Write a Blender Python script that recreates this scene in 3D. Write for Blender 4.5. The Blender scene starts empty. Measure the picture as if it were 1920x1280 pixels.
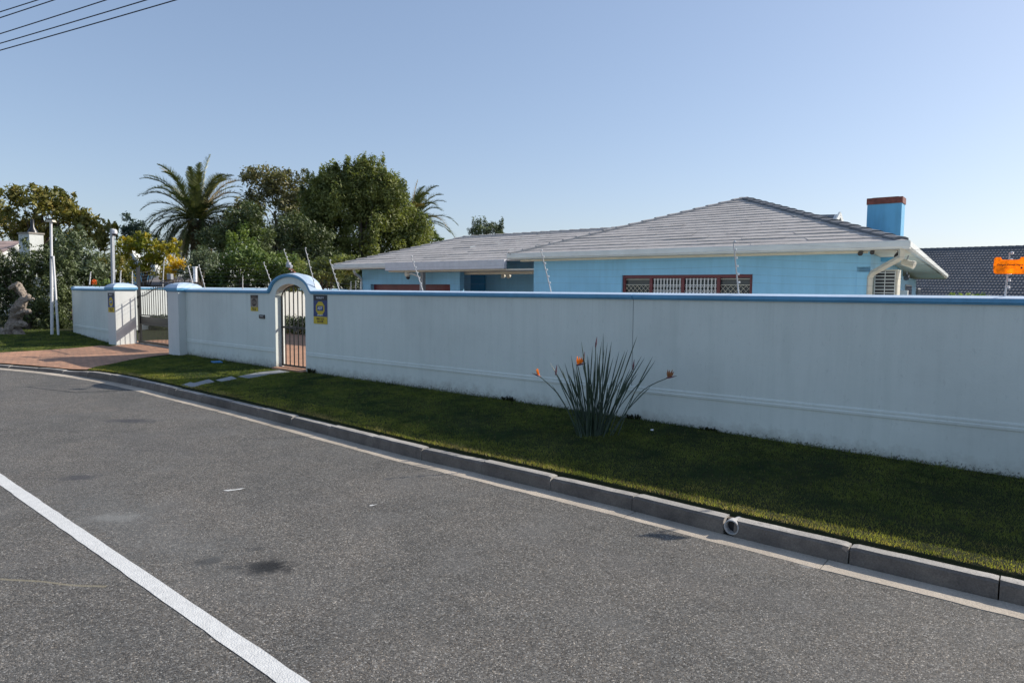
import bpy, bmesh, math, random
import numpy as np
from mathutils import Vector, Matrix
R = math.radians
SC = bpy.context.scene
COL = SC.collection
rnd = random.Random(7)
rng = np.random.default_rng(11)

# ------------------------------------------------------------------ camera
FOC, CAMZ = 1280.0, 2.2
_p = math.atan(95/1280); _r = math.atan(.0082)
_Ul = Vector((0, math.sin(_p), math.cos(_p))); _F = Vector((0, math.cos(_p), -math.sin(_p))); _Rl = Vector((1, 0, 0))
_R = _Rl*math.cos(_r) + _Ul*math.sin(_r); _U = -_Rl*math.sin(_r) + _Ul*math.cos(_r)
cam_d = bpy.data.cameras.new('camera'); cam = bpy.data.objects.new('camera', cam_d); COL.objects.link(cam)
cam_d.sensor_width = 36; cam_d.lens = 36*FOC/1920; cam_d.clip_end = 3000; cam_d.clip_start = .05
m = Matrix((( _R.x, _U.x, -_F.x, 0), (_R.y, _U.y, -_F.y, 0), (_R.z, _U.z, -_F.z, CAMZ), (0, 0, 0, 1)))
cam.matrix_world = m
SC.camera = cam

# ------------------------------------------------------------------ sky and sun
SUN = Vector((1.53, .47, 1.0)).normalized()
elev = math.asin(SUN.z); azim = math.atan2(SUN.x, SUN.y)
w = bpy.data.worlds.new('World'); SC.world = w; w.use_nodes = True
nt = w.node_tree; bg = nt.nodes['Background']
sky = nt.nodes.new('ShaderNodeTexSky'); sky.sky_type = 'NISHITA'; sky.sun_disc = False
sky.sun_elevation = elev; sky.sun_rotation = azim; sky.altitude = 20; sky.air_density = 1.0; sky.dust_density = .9; sky.ozone_density = 3.0
gm_ = nt.nodes.new('ShaderNodeGamma'); gm_.inputs[1].default_value = .65; nt.links.new(sky.outputs[0], gm_.inputs[0])
tn = nt.nodes.new('ShaderNodeVectorMath'); tn.operation = 'MULTIPLY'; tn.inputs[1].default_value = (1.50, 1.53, 1.66); nt.links.new(gm_.outputs[0], tn.inputs[0])
nt.links.new(tn.outputs[0], bg.inputs[0]); bg.inputs[1].default_value = .115
sd = bpy.data.lights.new('sun', 'SUN'); sun = bpy.data.objects.new('sun', sd); COL.objects.link(sun)
sd.energy = 4.0; sd.angle = R(.53); sd.color = (1, .93, .84)
sun.rotation_euler = SUN.to_track_quat('Z', 'Y').to_euler(); sun.location = (20, 5, 30)
SC.view_settings.view_transform = 'Standard'; SC.view_settings.look = 'None'
SC.view_settings.exposure = .5; SC.view_settings.gamma = 1
SC.cycles.max_bounces = 6

# ------------------------------------------------------------------ helpers
def ray(u, v): return _F + _R*((u-960)/FOC) - _U*((v-640)/FOC)
def atY(u, v, Y):
    r = ray(u, v); return Vector((0, 0, CAMZ)) + r*(Y/r.y)
def atz(u, v, z, sx=0):
    r = ray(u, v); t = (z-CAMZ)/(r.z - sx*r.x); return Vector((0, 0, CAMZ)) + r*t
def tag(o, label=None, cat=None, group=None, kind=None):
    if label: o['label'] = label
    if cat: o['category'] = cat
    if group: o['group'] = group
    if kind: o['kind'] = kind
    return o
def empty(name, loc, label, cat, group=None):
    o = bpy.data.objects.new(name, None); COL.objects.link(o); o.location = loc; o.empty_display_size = .2
    return tag(o, label, cat, group)
def mesh_from(name, V, Fc, mat, parent=None, loc=None, smooth=False, extra=None):
    """V in world coordinates; stored relative to the parent's (or own) origin."""
    V = np.asarray(V, dtype=np.float64).reshape(-1, 3)
    org = Vector((0, 0, 0))
    if parent is not None:
        q = parent
        while q is not None: org = org + Vector(q.location); q = q.parent
    if loc is not None: org = Vector(loc)
    me = bpy.data.meshes.new(name)
    me.from_pydata((V - np.array(org)).tolist(), [], [list(map(int, f)) for f in Fc])
    if isinstance(mat, (list, tuple)):
        for k in mat: me.materials.append(k)
    else: me.materials.append(mat)
    if extra is not None: me.polygons.foreach_set('material_index', np.asarray(extra, dtype=np.int32))
    if smooth: me.polygons.foreach_set('use_smooth', [True]*len(me.polygons))
    me.update()
    o = bpy.data.objects.new(name, me); COL.objects.link(o)
    if parent is not None: o.parent = parent
    elif loc is not None: o.location = loc
    return o
def quads_mesh(name, Q, mat, parent=None, loc=None, smooth=False):
    """Q: (n,k,3) array of separate k-gons, fast path."""
    Q = np.asarray(Q, dtype=np.float64); n, k = Q.shape[:2]
    org = Vector((0, 0, 0))
    if parent is not None:
        q = parent
        while q is not None: org = org + Vector(q.location); q = q.parent
    if loc is not None: org = Vector(loc)
    me = bpy.data.meshes.new(name)
    me.vertices.add(n*k); me.vertices.foreach_set('co', (Q.reshape(-1, 3) - np.array(org)).ravel())
    me.loops.add(n*k); me.loops.foreach_set('vertex_index', np.arange(n*k, dtype=np.int32))
    me.polygons.add(n); me.polygons.foreach_set('loop_start', np.arange(0, n*k, k, dtype=np.int32))
    me.materials.append(mat); me.update(calc_edges=True); me.validate()
    if smooth: me.polygons.foreach_set('use_smooth', [True]*len(me.polygons))
    o = bpy.data.objects.new(name, me); COL.objects.link(o)
    if parent is not None: o.parent = parent
    elif loc is not None: o.location = loc
    return o

class MB:
    def __init__(s): s.v = []; s.f = []
    def add(s, V, Fc):
        n = len(s.v); s.v += [tuple(map(float, p)) for p in V]; s.f += [tuple(i+n for i in f) for f in Fc]; return s
    def box(s, c, size, ax=(1, 0, 0), up=(0, 0, 1)):
        ax = Vector(ax).normalized(); up = Vector(up).normalized(); ay = up.cross(ax).normalized(); up = ax.cross(ay)
        c = Vector(c); h = [q/2 for q in size]; V = []
        for dz in (-1, 1):
            for dx, dy in ((-1, -1), (1, -1), (1, 1), (-1, 1)):
                V.append(c + ax*h[0]*dx + ay*h[1]*dy + up*h[2]*dz)
        return s.add(V, [(0, 3, 2, 1), (4, 5, 6, 7), (0, 1, 5, 4), (1, 2, 6, 5), (2, 3, 7, 6), (3, 0, 4, 7)])
    def prism(s, poly, z0, z1):
        n = len(poly)
        zf0 = z0 if callable(z0) else (lambda p: z0); zf1 = z1 if callable(z1) else (lambda p: z1)
        V = [(p[0], p[1], zf0(p)) for p in poly] + [(p[0], p[1], zf1(p)) for p in poly]
        return s.add(V, [tuple(range(n-1, -1, -1)), tuple(range(n, 2*n))] + [(i, (i+1) % n, n+(i+1) % n, n+i) for i in range(n)])
    def loft(s, rings, caps=True, closed=True):
        n = len(rings[0]); V = [p for r_ in rings for p in r_]; Fc = []
        for k in range(len(rings)-1):
            for i in range(n if closed else n-1):
                j = (i+1) % n; Fc.append((k*n+i, k*n+j, (k+1)*n+j, (k+1)*n+i))
        if caps and closed: Fc += [tuple(range(n-1, -1, -1)), tuple(range((len(rings)-1)*n, len(rings)*n))]
        return s.add(V, Fc)
    def tube(s, path, rad, n=8, caps=True):
        P = [Vector(p) for p in path]; rings = []
        for i, p in enumerate(P):
            t = (P[min(i+1, len(P)-1)] - P[max(i-1, 0)]).normalized()
            a = t.cross(Vector((0, 0, 1)))
            if a.length < 1e-3: a = Vector((1, 0, 0))
            a.normalize(); b = t.cross(a).normalized()
            r_ = rad[i] if isinstance(rad, (list, tuple)) else rad
            rings.append([p + a*r_*math.cos(2*math.pi*k/n) + b*r_*math.sin(2*math.pi*k/n) for k in range(n)])
        return s.loft(rings, caps)
    def lathe(s, c, prof, n=12, ax=(0, 0, 1)):
        ax = Vector(ax).normalized(); a = ax.orthogonal().normalized(); b = ax.cross(a); c = Vector(c)
        return s.loft([[c + ax*z + (a*math.cos(2*math.pi*k/n) + b*math.sin(2*math.pi*k/n))*max(r_, 1e-4) for k in range(n)] for r_, z in prof])
    def build(s, name, mat, parent=None, loc=None, smooth=False, bevel=0):
        o = mesh_from(name, s.v, s.f, mat, parent, loc, False)
        if bevel:
            b = o.modifiers.new('b', 'BEVEL'); b.width = bevel; b.segments = 2; b.limit_method = 'ANGLE'; b.angle_limit = R(40)
        if smooth:
            o.data.polygons.foreach_set('use_smooth', [True]*len(o.data.polygons))
            try: o.data.set_sharp_from_angle(angle=R(38))
            except Exception: pass
        return o
def text_mesh(body, size, pos, right, up, mat, parent, name='lettering', depth=.002, align='CENTER', bold=True, xs=1.0):
    cu = bpy.data.curves.new('t', 'FONT'); cu.body = body; cu.size = size; cu.align_x = align; cu.align_y = 'CENTER'; cu.extrude = depth/2
    if bold: cu.offset = size*.022
    to = bpy.data.objects.new('t', cu); COL.objects.link(to)
    dg = bpy.context.evaluated_depsgraph_get(); me = bpy.data.meshes.new_from_object(to.evaluated_get(dg))
    bpy.data.objects.remove(to)
    right = Vector(right).normalized(); up = Vector(up).normalized(); nrm = right.cross(up)
    V = [Vector(pos) + right*v.co.x*xs + up*v.co.y + nrm*v.co.z for v in me.vertices]
    Fc = [tuple(p.vertices) for p in me.polygons]
    bpy.data.meshes.remove(me)
    return mesh_from(name, [tuple(v) for v in V], Fc, mat, parent)

# ------------------------------------------------------------------ materials
def newmat(name):
    m_ = bpy.data.materials.new(name); m_.use_nodes = True; return m_, m_.node_tree, m_.node_tree.nodes['Principled BSDF']
def N(nt, typ, **kw):
    n_ = nt.nodes.new(typ)
    for k, v in kw.items():
        if k in n_.inputs: n_.inputs[k].default_value = v
        else: setattr(n_, k, v)
    return n_
def pos(nt, scale=(1, 1, 1)):
    g = N(nt, 'ShaderNodeNewGeometry'); mp = N(nt, 'ShaderNodeMapping'); mp.inputs['Scale'].default_value = scale
    nt.links.new(g.outputs['Position'], mp.inputs[0]); return mp.outputs[0]
def ramp(nt, fac, stops):
    r_ = N(nt, 'ShaderNodeValToRGB'); cr = r_.color_ramp
    while len(cr.elements) < len(stops): cr.elements.new(.5)
    for e, (p_, c_) in zip(cr.elements, stops):
        e.position = p_; e.color = (*c_, 1) if hasattr(c_, '__len__') else (c_, c_, c_, 1)
    nt.links.new(fac, r_.inputs[0]); return r_.outputs[0]
def noise(nt, scale, detail=4, rough=.55, vec=None, dist=0):
    n_ = N(nt, 'ShaderNodeTexNoise', Scale=scale, Detail=detail, Roughness=rough, Distortion=dist)
    nt.links.new(vec if vec is not None else pos(nt), n_.inputs['Vector']); return n_.outputs['Fac']
def mix(nt, fac, a, b, mode='MIX'):
    x = N(nt, 'ShaderNodeMix', data_type='RGBA', blend_type=mode)
    for sock, val in ((x.inputs[0], fac), (x.inputs[6], a), (x.inputs[7], b)):
        if isinstance(val, bpy.types.NodeSocket): nt.links.new(val, sock)
        elif hasattr(val, '__len__'): sock.default_value = (*val, 1)
        else: sock.default_value = val
    return x.outputs[2]
def math_(nt, op, a, b=None):
    x = N(nt, 'ShaderNodeMath', operation=op)
    for sock, val in ((x.inputs[0], a), (x.inputs[1], b)):
        if val is None: continue
        if isinstance(val, bpy.types.NodeSocket): nt.links.new(val, sock)
        else: sock.default_value = val
    return x.outputs[0]
def bump(nt, bs, h, strength, dist=.01):
    b = N(nt, 'ShaderNodeBump', Strength=strength, Distance=dist); nt.links.new(h, b.inputs['Height']); nt.links.new(b.outputs[0], bs.inputs['Normal'])
def simple(name, col, rough=.6, var=.12, vs=6., metal=0., bs=0., bsc=40., col2=None, spec=.5, stretch=(1, 1, 1)):
    m_, nt, b = newmat(name)
    f = noise(nt, vs, 5, .6, pos(nt, stretch))
    c2 = col2 if col2 else tuple(max(0, c*(1-2*var)) for c in col)
    c1 = col if col2 else tuple(min(1, c*(1+var)) for c in col)
    nt.links.new(ramp(nt, f, [(.3, c2), (.7, c1)]), b.inputs['Base Color'])
    b.inputs['Roughness'].default_value = rough; b.inputs['Metallic'].default_value = metal
    b.inputs['Specular IOR Level'].default_value = spec
    if bs: bump(nt, b, noise(nt, bsc, 3), bs, .01)
    return m_

def asphalt_mat():
    m_, nt, b = newmat('asphalt')
    P = pos(nt)
    v = N(nt, 'ShaderNodeTexVoronoi', Scale=125.); nt.links.new(P, v.inputs['Vector'])
    v.feature = 'F1'
    rr = N(nt, 'ShaderNodeSeparateColor'); nt.links.new(v.outputs['Color'], rr.inputs[0])
    sp = ramp(nt, rr.outputs[0], [(0, .036), (.3, .082), (.62, .122), (.88, .175), (.97, .30), (1, .42)])
    warm = ramp(nt, rr.outputs[1], [(.0, (1.06, 1.03, .95)), (.6, (1.11, 1.05, .93)), (1, (1.22, 1.05, .83))])
    c = mix(nt, 1., sp, warm, 'MULTIPLY')
    big = ramp(nt, noise(nt, .55, 5, .65, P, .8), [(.3, (.80, .82, .84)), (.7, (1.15, 1.12, 1.10))])
    c = mix(nt, 1., c, big, 'MULTIPLY')
    wheel = ramp(nt, noise(nt, 3.5, 5, .7, P), [(.35, .86), (.7, 1.08)])
    c = mix(nt, 1., c, wheel, 'MULTIPLY')
    # fine-wear lane near the middle: bound mortar colour
    c = mix(nt, ramp(nt, noise(nt, 1.3, 3, .5, P, .3), [(.5, 0.), (.75, .35)]), c, (.15, .148, .14))
    # stains with a shape of their own
    def blot(x, y, rx, ry, rot, amt, colr, c):
        mp = N(nt, 'ShaderNodeMapping'); mp.vector_type = 'TEXTURE'
        g = N(nt, 'ShaderNodeNewGeometry'); nt.links.new(g.outputs['Position'], mp.inputs[0])
        mp.inputs['Location'].default_value = (x, y, 0); mp.inputs['Rotation'].default_value = (0, 0, rot); mp.inputs['Scale'].default_value = (rx, ry, 60)
        ln = N(nt, 'ShaderNodeVectorMath', operation='LENGTH'); nt.links.new(mp.outputs[0], ln.inputs[0])
        d = math_(nt, 'ADD', ln.outputs['Value'], math_(nt, 'MULTIPLY', math_(nt, 'SUBTRACT', noise(nt, 9, 5, .75, P), .5), 2.4))
        return mix(nt, ramp(nt, d, [(.35, amt), (1.0, 0.)]), c, colr)
    for x, y, rx, ry, rot, amt, colr in ((-1.87, 5.15, .25, .19, .2, .97, (.012, .012, .012)), (-2.4, 5.22, .17, .09, .3, .75, (.03, .03, .03)), (-2.15, 5.12, .09, .06, 0, .6, (.03, .03, .03)), (-2.1, 5.5, .12, .05, .5, .5, (.04, .04, .04)),
        (-4.79, 7.46, .24, .16, .3, .75, (.05, .05, .055)), (-6.0, 10.64, .5, .22, .0, .8, (.05, .05, .055)), (-7.2, 10.9, .5, .2, .2, .3, (.06, .06, .06)),
        (-3.67, 6.18, .3, .16, .2, .55, (.27, .27, .25)), (-5.0, 9.3, 1.3, .5, -.7, .18, (.08, .08, .08)), (-3.4, 6.0, 1.9, .5, -.65, .3, (.15, .155, .15)),
        (1.2, 5.2, 1.5, .3, -.65, .2, (.11, .105, .1)), (2.41, 5.38, .09, .05, 0, .8, (.35, .34, .32))):
        c = blot(x, y, rx, ry, rot, amt, colr, c)
    # crack-like seams
    def seam(x0, y0, x1, y1, wd, amt, c, colr=(.03, .03, .03)):
        L = math.hypot(x1-x0, y1-y0); mp = N(nt, 'ShaderNodeMapping'); mp.vector_type = 'TEXTURE'
        g = N(nt, 'ShaderNodeNewGeometry')
        wob = N(nt, 'ShaderNodeTexNoise', Scale=2.5, Detail=3.); nt.links.new(g.outputs['Position'], wob.inputs['Vector'])
        va = N(nt, 'ShaderNodeVectorMath', operation='SCALE'); va.inputs['Scale'].default_value = .12; nt.links.new(wob.outputs['Color'], va.inputs[0])
        vb = N(nt, 'ShaderNodeVectorMath', operation='ADD'); nt.links.new(va.outputs[0], vb.inputs[0]); nt.links.new(g.outputs['Position'], vb.inputs[1])
        nt.links.new(vb.outputs[0], mp.inputs[0])
        mp.inputs['Location'].default_value = ((x0+x1)/2+.06, (y0+y1)/2+.06, 0); mp.inputs['Rotation'].default_value = (0, 0, math.atan2(y1-y0, x1-x0))
        s_ = N(nt, 'ShaderNodeSeparateXYZ'); nt.links.new(mp.outputs[0], s_.inputs[0])
        a = math_(nt, 'LESS_THAN', math_(nt, 'ABSOLUTE', s_.outputs[0]), L/2)
        q = ramp(nt, math_(nt, 'DIVIDE', math_(nt, 'ABSOLUTE', s_.outputs[1]), wd), [(.3, amt), (1., 0.)])
        return mix(nt, math_(nt, 'MULTIPLY', a, q), c, colr)
    c = seam(-9.95, 13.89, -8.6, 13.3, .05, .8, c); c = seam(-8.6, 13.3, -7.7, 13.75, .05, .8, c); c = seam(-9.9, 13.9, -8.9, 14.75, .035, .6, c)
    c = seam(-4.3, 4.9, -2.9, 4.75, .02, .55, c, (.3, .26, .17)); c = seam(-1.6, 8.4, -.6, 8.9, .015, .4, c)
    c = seam(-12, 9.5, -5.5, 9.9, .018, .45, c); c = seam(-3.6, 9.0, -1.2, 6.5, .012, .3, c)
    nt.links.new(c, b.inputs['Base Color'])
    b.inputs['Roughness'].default_value = .82; b.inputs['Specular IOR Level'].default_value = .35
    hh = math_(nt, 'ADD', math_(nt, 'MULTIPLY', v.outputs['Distance'], -1.0), math_(nt, 'MULTIPLY', noise(nt, 200, 2, .6, P), .5))
    bump(nt, b, hh, .6, .006)
    return m_

def wall_mat(name='white_plaster', base=(.72, .76, .70), dirt=True, zg=.3):
    m_, nt, b = newmat(name)
    P = pos(nt)
    big = noise(nt, .45, 4, .6, P)
    c = ramp(nt, big, [(.28, tuple(x*.86 for x in base)), (.5, base), (.72, tuple(x*1.06 for x in base))])
    st = noise(nt, 1., 5, .65, pos(nt, (7, 7, .55)), .3)
    c = mix(nt, 1., c, ramp(nt, st, [(.3, (.935, .945, .94)), (.52, (1, 1, 1)), (.75, (1.02, 1.02, 1.02))]), 'MULTIPLY')
    sm = noise(nt, 24, 4, .7, pos(nt, (1, 1, .35)))
    c = mix(nt, 1., c, ramp(nt, sm, [(.22, (.85, .85, .85)), (.4, (1, 1, 1))]), 'MULTIPLY')
    if dirt:
        sp = N(nt, 'ShaderNodeSeparateXYZ'); nt.links.new(P, sp.inputs[0])
        gx = N(nt, 'ShaderNodeClamp'); nt.links.new(sp.outputs[0], gx.inputs[0]); gx.inputs[1].default_value = -1; gx.inputs[2].default_value = 9
        h = math_(nt, 'ADD', math_(nt, 'SUBTRACT', sp.outputs[2], .385), math_(nt, 'MULTIPLY', gx.outputs[0], .024))
        n1 = noise(nt, 7, 5, .7, P)
        e = math_(nt, 'SUBTRACT', math_(nt, 'MULTIPLY', n1, .42), h)
        c = mix(nt, ramp(nt, e, [(.03, 0.), (.2, .4)]), c, (.22, .20, .16))
        n2 = noise(nt, 38, 4, .75, P)
        e2 = math_(nt, 'SUBTRACT', math_(nt, 'MULTIPLY', n2, .5), h)
        c = mix(nt, ramp(nt, e2, [(.225, 0.), (.26, .75)]), c, (.05, .045, .035))
        # streaks running from the coping
        s2 = noise(nt, 1, 4, .7, pos(nt, (16, 16, .3)))
        hz = ramp(nt, math_(nt, 'SUBTRACT', sp.outputs[2], 1.35), [(0., 0.), (.75, 1.)])
        c = mix(nt, math_(nt, 'MULTIPLY', ramp(nt, s2, [(.53, 0.), (.75, .17)]), hz), c, (.34, .33, .30))
    nt.links.new(c, b.inputs['Base Color']); b.inputs['Roughness'].default_value = .78; b.inputs['Specular IOR Level'].default_value = .3
    hh = math_(nt, 'ADD', math_(nt, 'MULTIPLY', noise(nt, 3., 3, .5, P), 2.0), math_(nt, 'MULTIPLY', noise(nt, 60, 4, .7, P), .35))
    bump(nt, b, hh, .35, .012)
    return m_
def paint_mat(name, base, streak=.12, rough=.6, chips=None):
    m_, nt, b = newmat(name); P = pos(nt)
    c = ramp(nt, noise(nt, 1.3, 4, .6, P), [(.3, tuple(x*(1-streak) for x in base)), (.7, tuple(min(1, x*(1+streak*.6)) for x in base))])
    st = noise(nt, 1., 4, .65, pos(nt, (9, 9, .8)))
    c = mix(nt, 1., c, ramp(nt, st, [(.3, 1-streak), (.6, 1.)]), 'MULTIPLY')
    if chips:
        c = mix(nt, ramp(nt, noise(nt, 17, 5, .75, P), [(.6, 0.), (.72, .7)]), c, chips)
    nt.links.new(c, b.inputs['Base Color']); b.inputs['Roughness'].default_value = rough
    bump(nt, b, noise(nt, 45, 4, .6, P), .2, .006)
    return m_
def foliage_mat(name, dark, light, accent=None, acc=.0, scale=.8, trans=.25, rough=.55):
    m_, nt, b = newmat(name); P = pos(nt)
    f = noise(nt, scale, 3, .6, P); f2 = noise(nt, 9, 3, .7, P)
    c = mix(nt, ramp(nt, f, [(.35, 0.), (.65, 1.)]), dark, light)
    c = mix(nt, 1., c, ramp(nt, f2, [(.3, .62), (.7, 1.35)]), 'MULTIPLY')
    if accent: c = mix(nt, ramp(nt, noise(nt, 2.3, 4, .7, pos(nt, (1.1, 1, .9))), [(.62-acc*.3, 0.), (.74-acc*.3, .85)]), c, accent)
    nt.links.new(c, b.inputs['Base Color']); b.inputs['Roughness'].default_value = rough; b.inputs['Specular IOR Level'].default_value = .4
    tr = N(nt, 'ShaderNodeBsdfTranslucent'); tc = mix(nt, 1., c, (1.25, 1.35, .5), 'MULTIPLY'); nt.links.new(tc, tr.inputs[0])
    ms = N(nt, 'ShaderNodeMixShader'); ms.inputs[0].default_value = trans
    nt.links.new(b.outputs[0], ms.inputs[1]); nt.links.new(tr.outputs[0], ms.inputs[2])
    nt.links.new(ms.outputs[0], nt.nodes['Material Output'].inputs[0]); return m_
def paver_mat():
    m_, nt, b = newmat('brick_paving')
    br = N(nt, 'ShaderNodeTexBrick'); br.inputs['Scale'].default_value = 1.
    br.inputs['Brick Width'].default_value = .21; br.inputs['Row Height'].default_value = .105; br.inputs['Mortar Size'].default_value = .006
    br.inputs['Color1'].default_value = (.52, .29, .175, 1); br.inputs['Color2'].default_value = (.41, .215, .13, 1); br.inputs['Mortar'].default_value = (.15, .11, .085, 1)
    g = N(nt, 'ShaderNodeNewGeometry'); mp = N(nt, 'ShaderNodeMapping'); mp.inputs['Rotation'].default_value = (0, 0, .2)
    nt.links.new(g.outputs['Position'], mp.inputs[0]); nt.links.new(mp.outputs[0], br.inputs['Vector'])
    c = mix(nt, 1., br.outputs['Color'], ramp(nt, noise(nt, 1.2, 5, .65), [(.3, (.75, .78, .8)), (.7, (1.15, 1.1, 1.05))]), 'MULTIPLY')
    c = mix(nt, 1., c, ramp(nt, noise(nt, 26, 3, .7), [(.3, .8), (.7, 1.15)]), 'MULTIPLY')
    nt.links.new(c, b.inputs['Base Color']); b.inputs['Roughness'].default_value = .85
    bump(nt, b, br.outputs['Fac'], -.4, .006); return m_
def grass_ground_mat():
    m_, nt, b = newmat('lawn_soil'); P = pos(nt)
    c = ramp(nt, noise(nt, 2.2, 5, .65, P), [(.3, (.022, .030, .014)), (.5, (.035, .045, .020)), (.7, (.055, .055, .028))])
    c = mix(nt, ramp(nt, noise(nt, 60, 4, .8, P), [(.5, 0.), (.75, .5)]), c, (.11, .085, .045))
    nt.links.new(c, b.inputs['Base Color']); b.inputs['Roughness'].default_value = .95; b.inputs['Specular IOR Level'].default_value = .1
    bump(nt, b, noise(nt, 70, 5, .8, P), 1., .03); return m_
def line_mat():
    m_, nt, b = newmat('road_paint'); P = pos(nt)
    v = N(nt, 'ShaderNodeTexVoronoi', Scale=90.); nt.links.new(P, v.inputs['Vector'])
    c = ramp(nt, noise(nt, 14, 5, .7, P), [(.25, (.52, .52, .50)), (.6, (.66, .66, .63))])
    w_ = math_(nt, 'ADD', noise(nt, 110, 3, .8, P), math_(nt, 'MULTIPLY', noise(nt, 6, 3, .6, P), .35))
    c = mix(nt, ramp(nt, w_, [(.84, 0.), (.90, .9)]), c, (.13, .13, .12))
    nt.links.new(c, b.inputs['Base Color']); b.inputs['Roughness'].default_value = .7
    bump(nt, b, math_(nt, 'MULTIPLY', v.outputs['Distance'], -1.), .5, .006); return m_
def concrete_mat(name, base, dark, sc=4., spot=.5):
    m_, nt, b = newmat(name); P = pos(nt)
    c = ramp(nt, noise(nt, sc, 6, .7, P), [(.3, dark), (.7, base)])
    c = mix(nt, 1., c, ramp(nt, noise(nt, 80, 4, .8, P), [(.3, .65), (.7, 1.25)]), 'MULTIPLY')
    c = mix(nt, 1., c, ramp(nt, noise(nt, .9, 3, .6, P), [(.3, .72), (.7, 1.22)]), 'MULTIPLY')
    c = mix(nt, ramp(nt, noise(nt, 11, 4, .7, P), [(.58, 0.), (.76, spot)]), c, (.06, .055, .05))
    nt.links.new(c, b.inputs['Base Color']); b.inputs['Roughness'].default_value = .9
    bump(nt, b, math_(nt, 'ADD', noise(nt, 18, 5, .7, P), math_(nt, 'MULTIPLY', noise(nt, 120, 3, .7, P), .4)), .6, .012); return m_
def roof_mat(name, base, dark, stain=(.09, .08, .08)):
    m_, nt, b = newmat(name); P = pos(nt)
    c = ramp(nt, noise(nt, 1.1, 5, .7, P), [(.3, dark), (.7, base)])
    c = mix(nt, 1., c, ramp(nt, noise(nt, 5, 5, .75, pos(nt, (1, 1, 2))), [(.3, .78), (.7, 1.12)]), 'MULTIPLY')
    c = mix(nt, 1., c, ramp(nt, noise(nt, 50, 3, .7, P), [(.3, .82), (.7, 1.12)]), 'MULTIPLY')
    nt.links.new(c, b.inputs['Base Color']); b.inputs['Roughness'].default_value = .8; b.inputs['Specular IOR Level'].default_value = .3
    bump(nt, b, noise(nt, 30, 4, .7, P), .3, .01); return m_

M = dict(
    asphalt=asphalt_mat(), wall=wall_mat(), line=line_mat(), pave=paver_mat(), soil=grass_ground_mat(),
    wall_in=wall_mat('white_plaster_clean', (.66, .68, .65), False),
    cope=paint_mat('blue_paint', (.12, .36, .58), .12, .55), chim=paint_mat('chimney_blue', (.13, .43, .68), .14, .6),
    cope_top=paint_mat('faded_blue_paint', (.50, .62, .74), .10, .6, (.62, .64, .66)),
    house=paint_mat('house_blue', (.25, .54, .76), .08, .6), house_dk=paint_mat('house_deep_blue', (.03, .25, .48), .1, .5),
    gutter=simple('gutter_white', (.66, .68, .66), .4, .05, 3.), soffit=simple('soffit_cream', (.70, .66, .55), .6, .06, 2.),
    tile=roof_mat('grey_roof_tile', (.58, .535, .49), (.47, .435, .40)), tile_dk=roof_mat('dark_ridge_tile', (.20, .21, .23), (.13, .14, .15)),
    tile_nb=roof_mat('charcoal_tile', (.19, .19, .20), (.13, .133, .14)),
    red=paint_mat('red_brown_wood', (.15, .018, .024), .2, .4), brick=simple('brick_red', (.19, .062, .048), .8, .25, 9., bs=.4),
    black=simple('black_steel', (.018, .02, .019), .4, .2, 8.), steel=simple('galvanised_steel', (.36, .38, .40), .45, .1, 20., metal=.3),
    white=simple('white_metal', (.72, .72, .72), .4, .05, 6.), insul=simple('white_insulator', (.78, .78, .76), .35, .03, 9.),
    wire=simple('fence_wire', (.16, .17, .18), .45, .05, 9., metal=.2), cable=simple('overhead_cable', (.02, .025, .04), .6, .1, 2.),
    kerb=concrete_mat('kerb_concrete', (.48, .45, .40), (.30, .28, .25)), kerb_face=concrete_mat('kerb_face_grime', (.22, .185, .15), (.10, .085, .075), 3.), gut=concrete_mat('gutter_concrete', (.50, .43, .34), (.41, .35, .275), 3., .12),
    yard=concrete_mat('yard_concrete', (.55, .50, .43), (.44, .40, .35), 2., .1), stone=concrete_mat('paving_slab', (.40, .41, .41), (.27, .28, .28)), clay=concrete_mat('clay_pipe', (.66, .64, .60), (.34, .32, .30), 9., .3),
    bark=concrete_mat('bark', (.16, .125, .095), (.07, .055, .045), 6.), drift=concrete_mat('weathered_wood', (.46, .38, .30), (.10, .08, .065), 9., .85),
    glass=simple('window_glass', (.05, .06, .065), .08, .1, 2.), curtain=simple('net_curtain', (.42, .42, .38), .9, .1, 5.),
    grey=simple('grey_plastic', (.30, .31, .32), .5, .06, 8.), cream=simple('cream_plastic', (.62, .58, .48), .5, .05, 8.),
    dark=simple('dark_plastic', (.02, .02, .024), .35, .1, 8.), orange=foliage_mat('orange_plastic', (.95, .38, .02), (1., .43, .03), None, 0, .5, .65, .5),
    ink=simple('dark_lettering', (.05, .03, .02), .6, .05, 5.), yel=simple('sign_yellow', (.62, .46, .02), .5, .08, 8.),
    navy=simple('sign_navy', (.01, .035, .16), .45, .08, 6.), blk=simple('sign_black', (.012, .02, .028), .5, .1, 6.), wht=simple('sign_white', (.78, .78, .8), .5, .03, 6.),
    fadep=simple('sign_faded', (.30, .24, .19), .7, .1, 12.), lblue=simple('cover_blue', (.03, .22, .50), .5, .08, 8.),
    pink=simple('pink_roof', (.50, .36, .31), .8, .12, 3.), tan=simple('tan_render', (.34, .31, .27), .8, .15, 3.),
)

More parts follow.
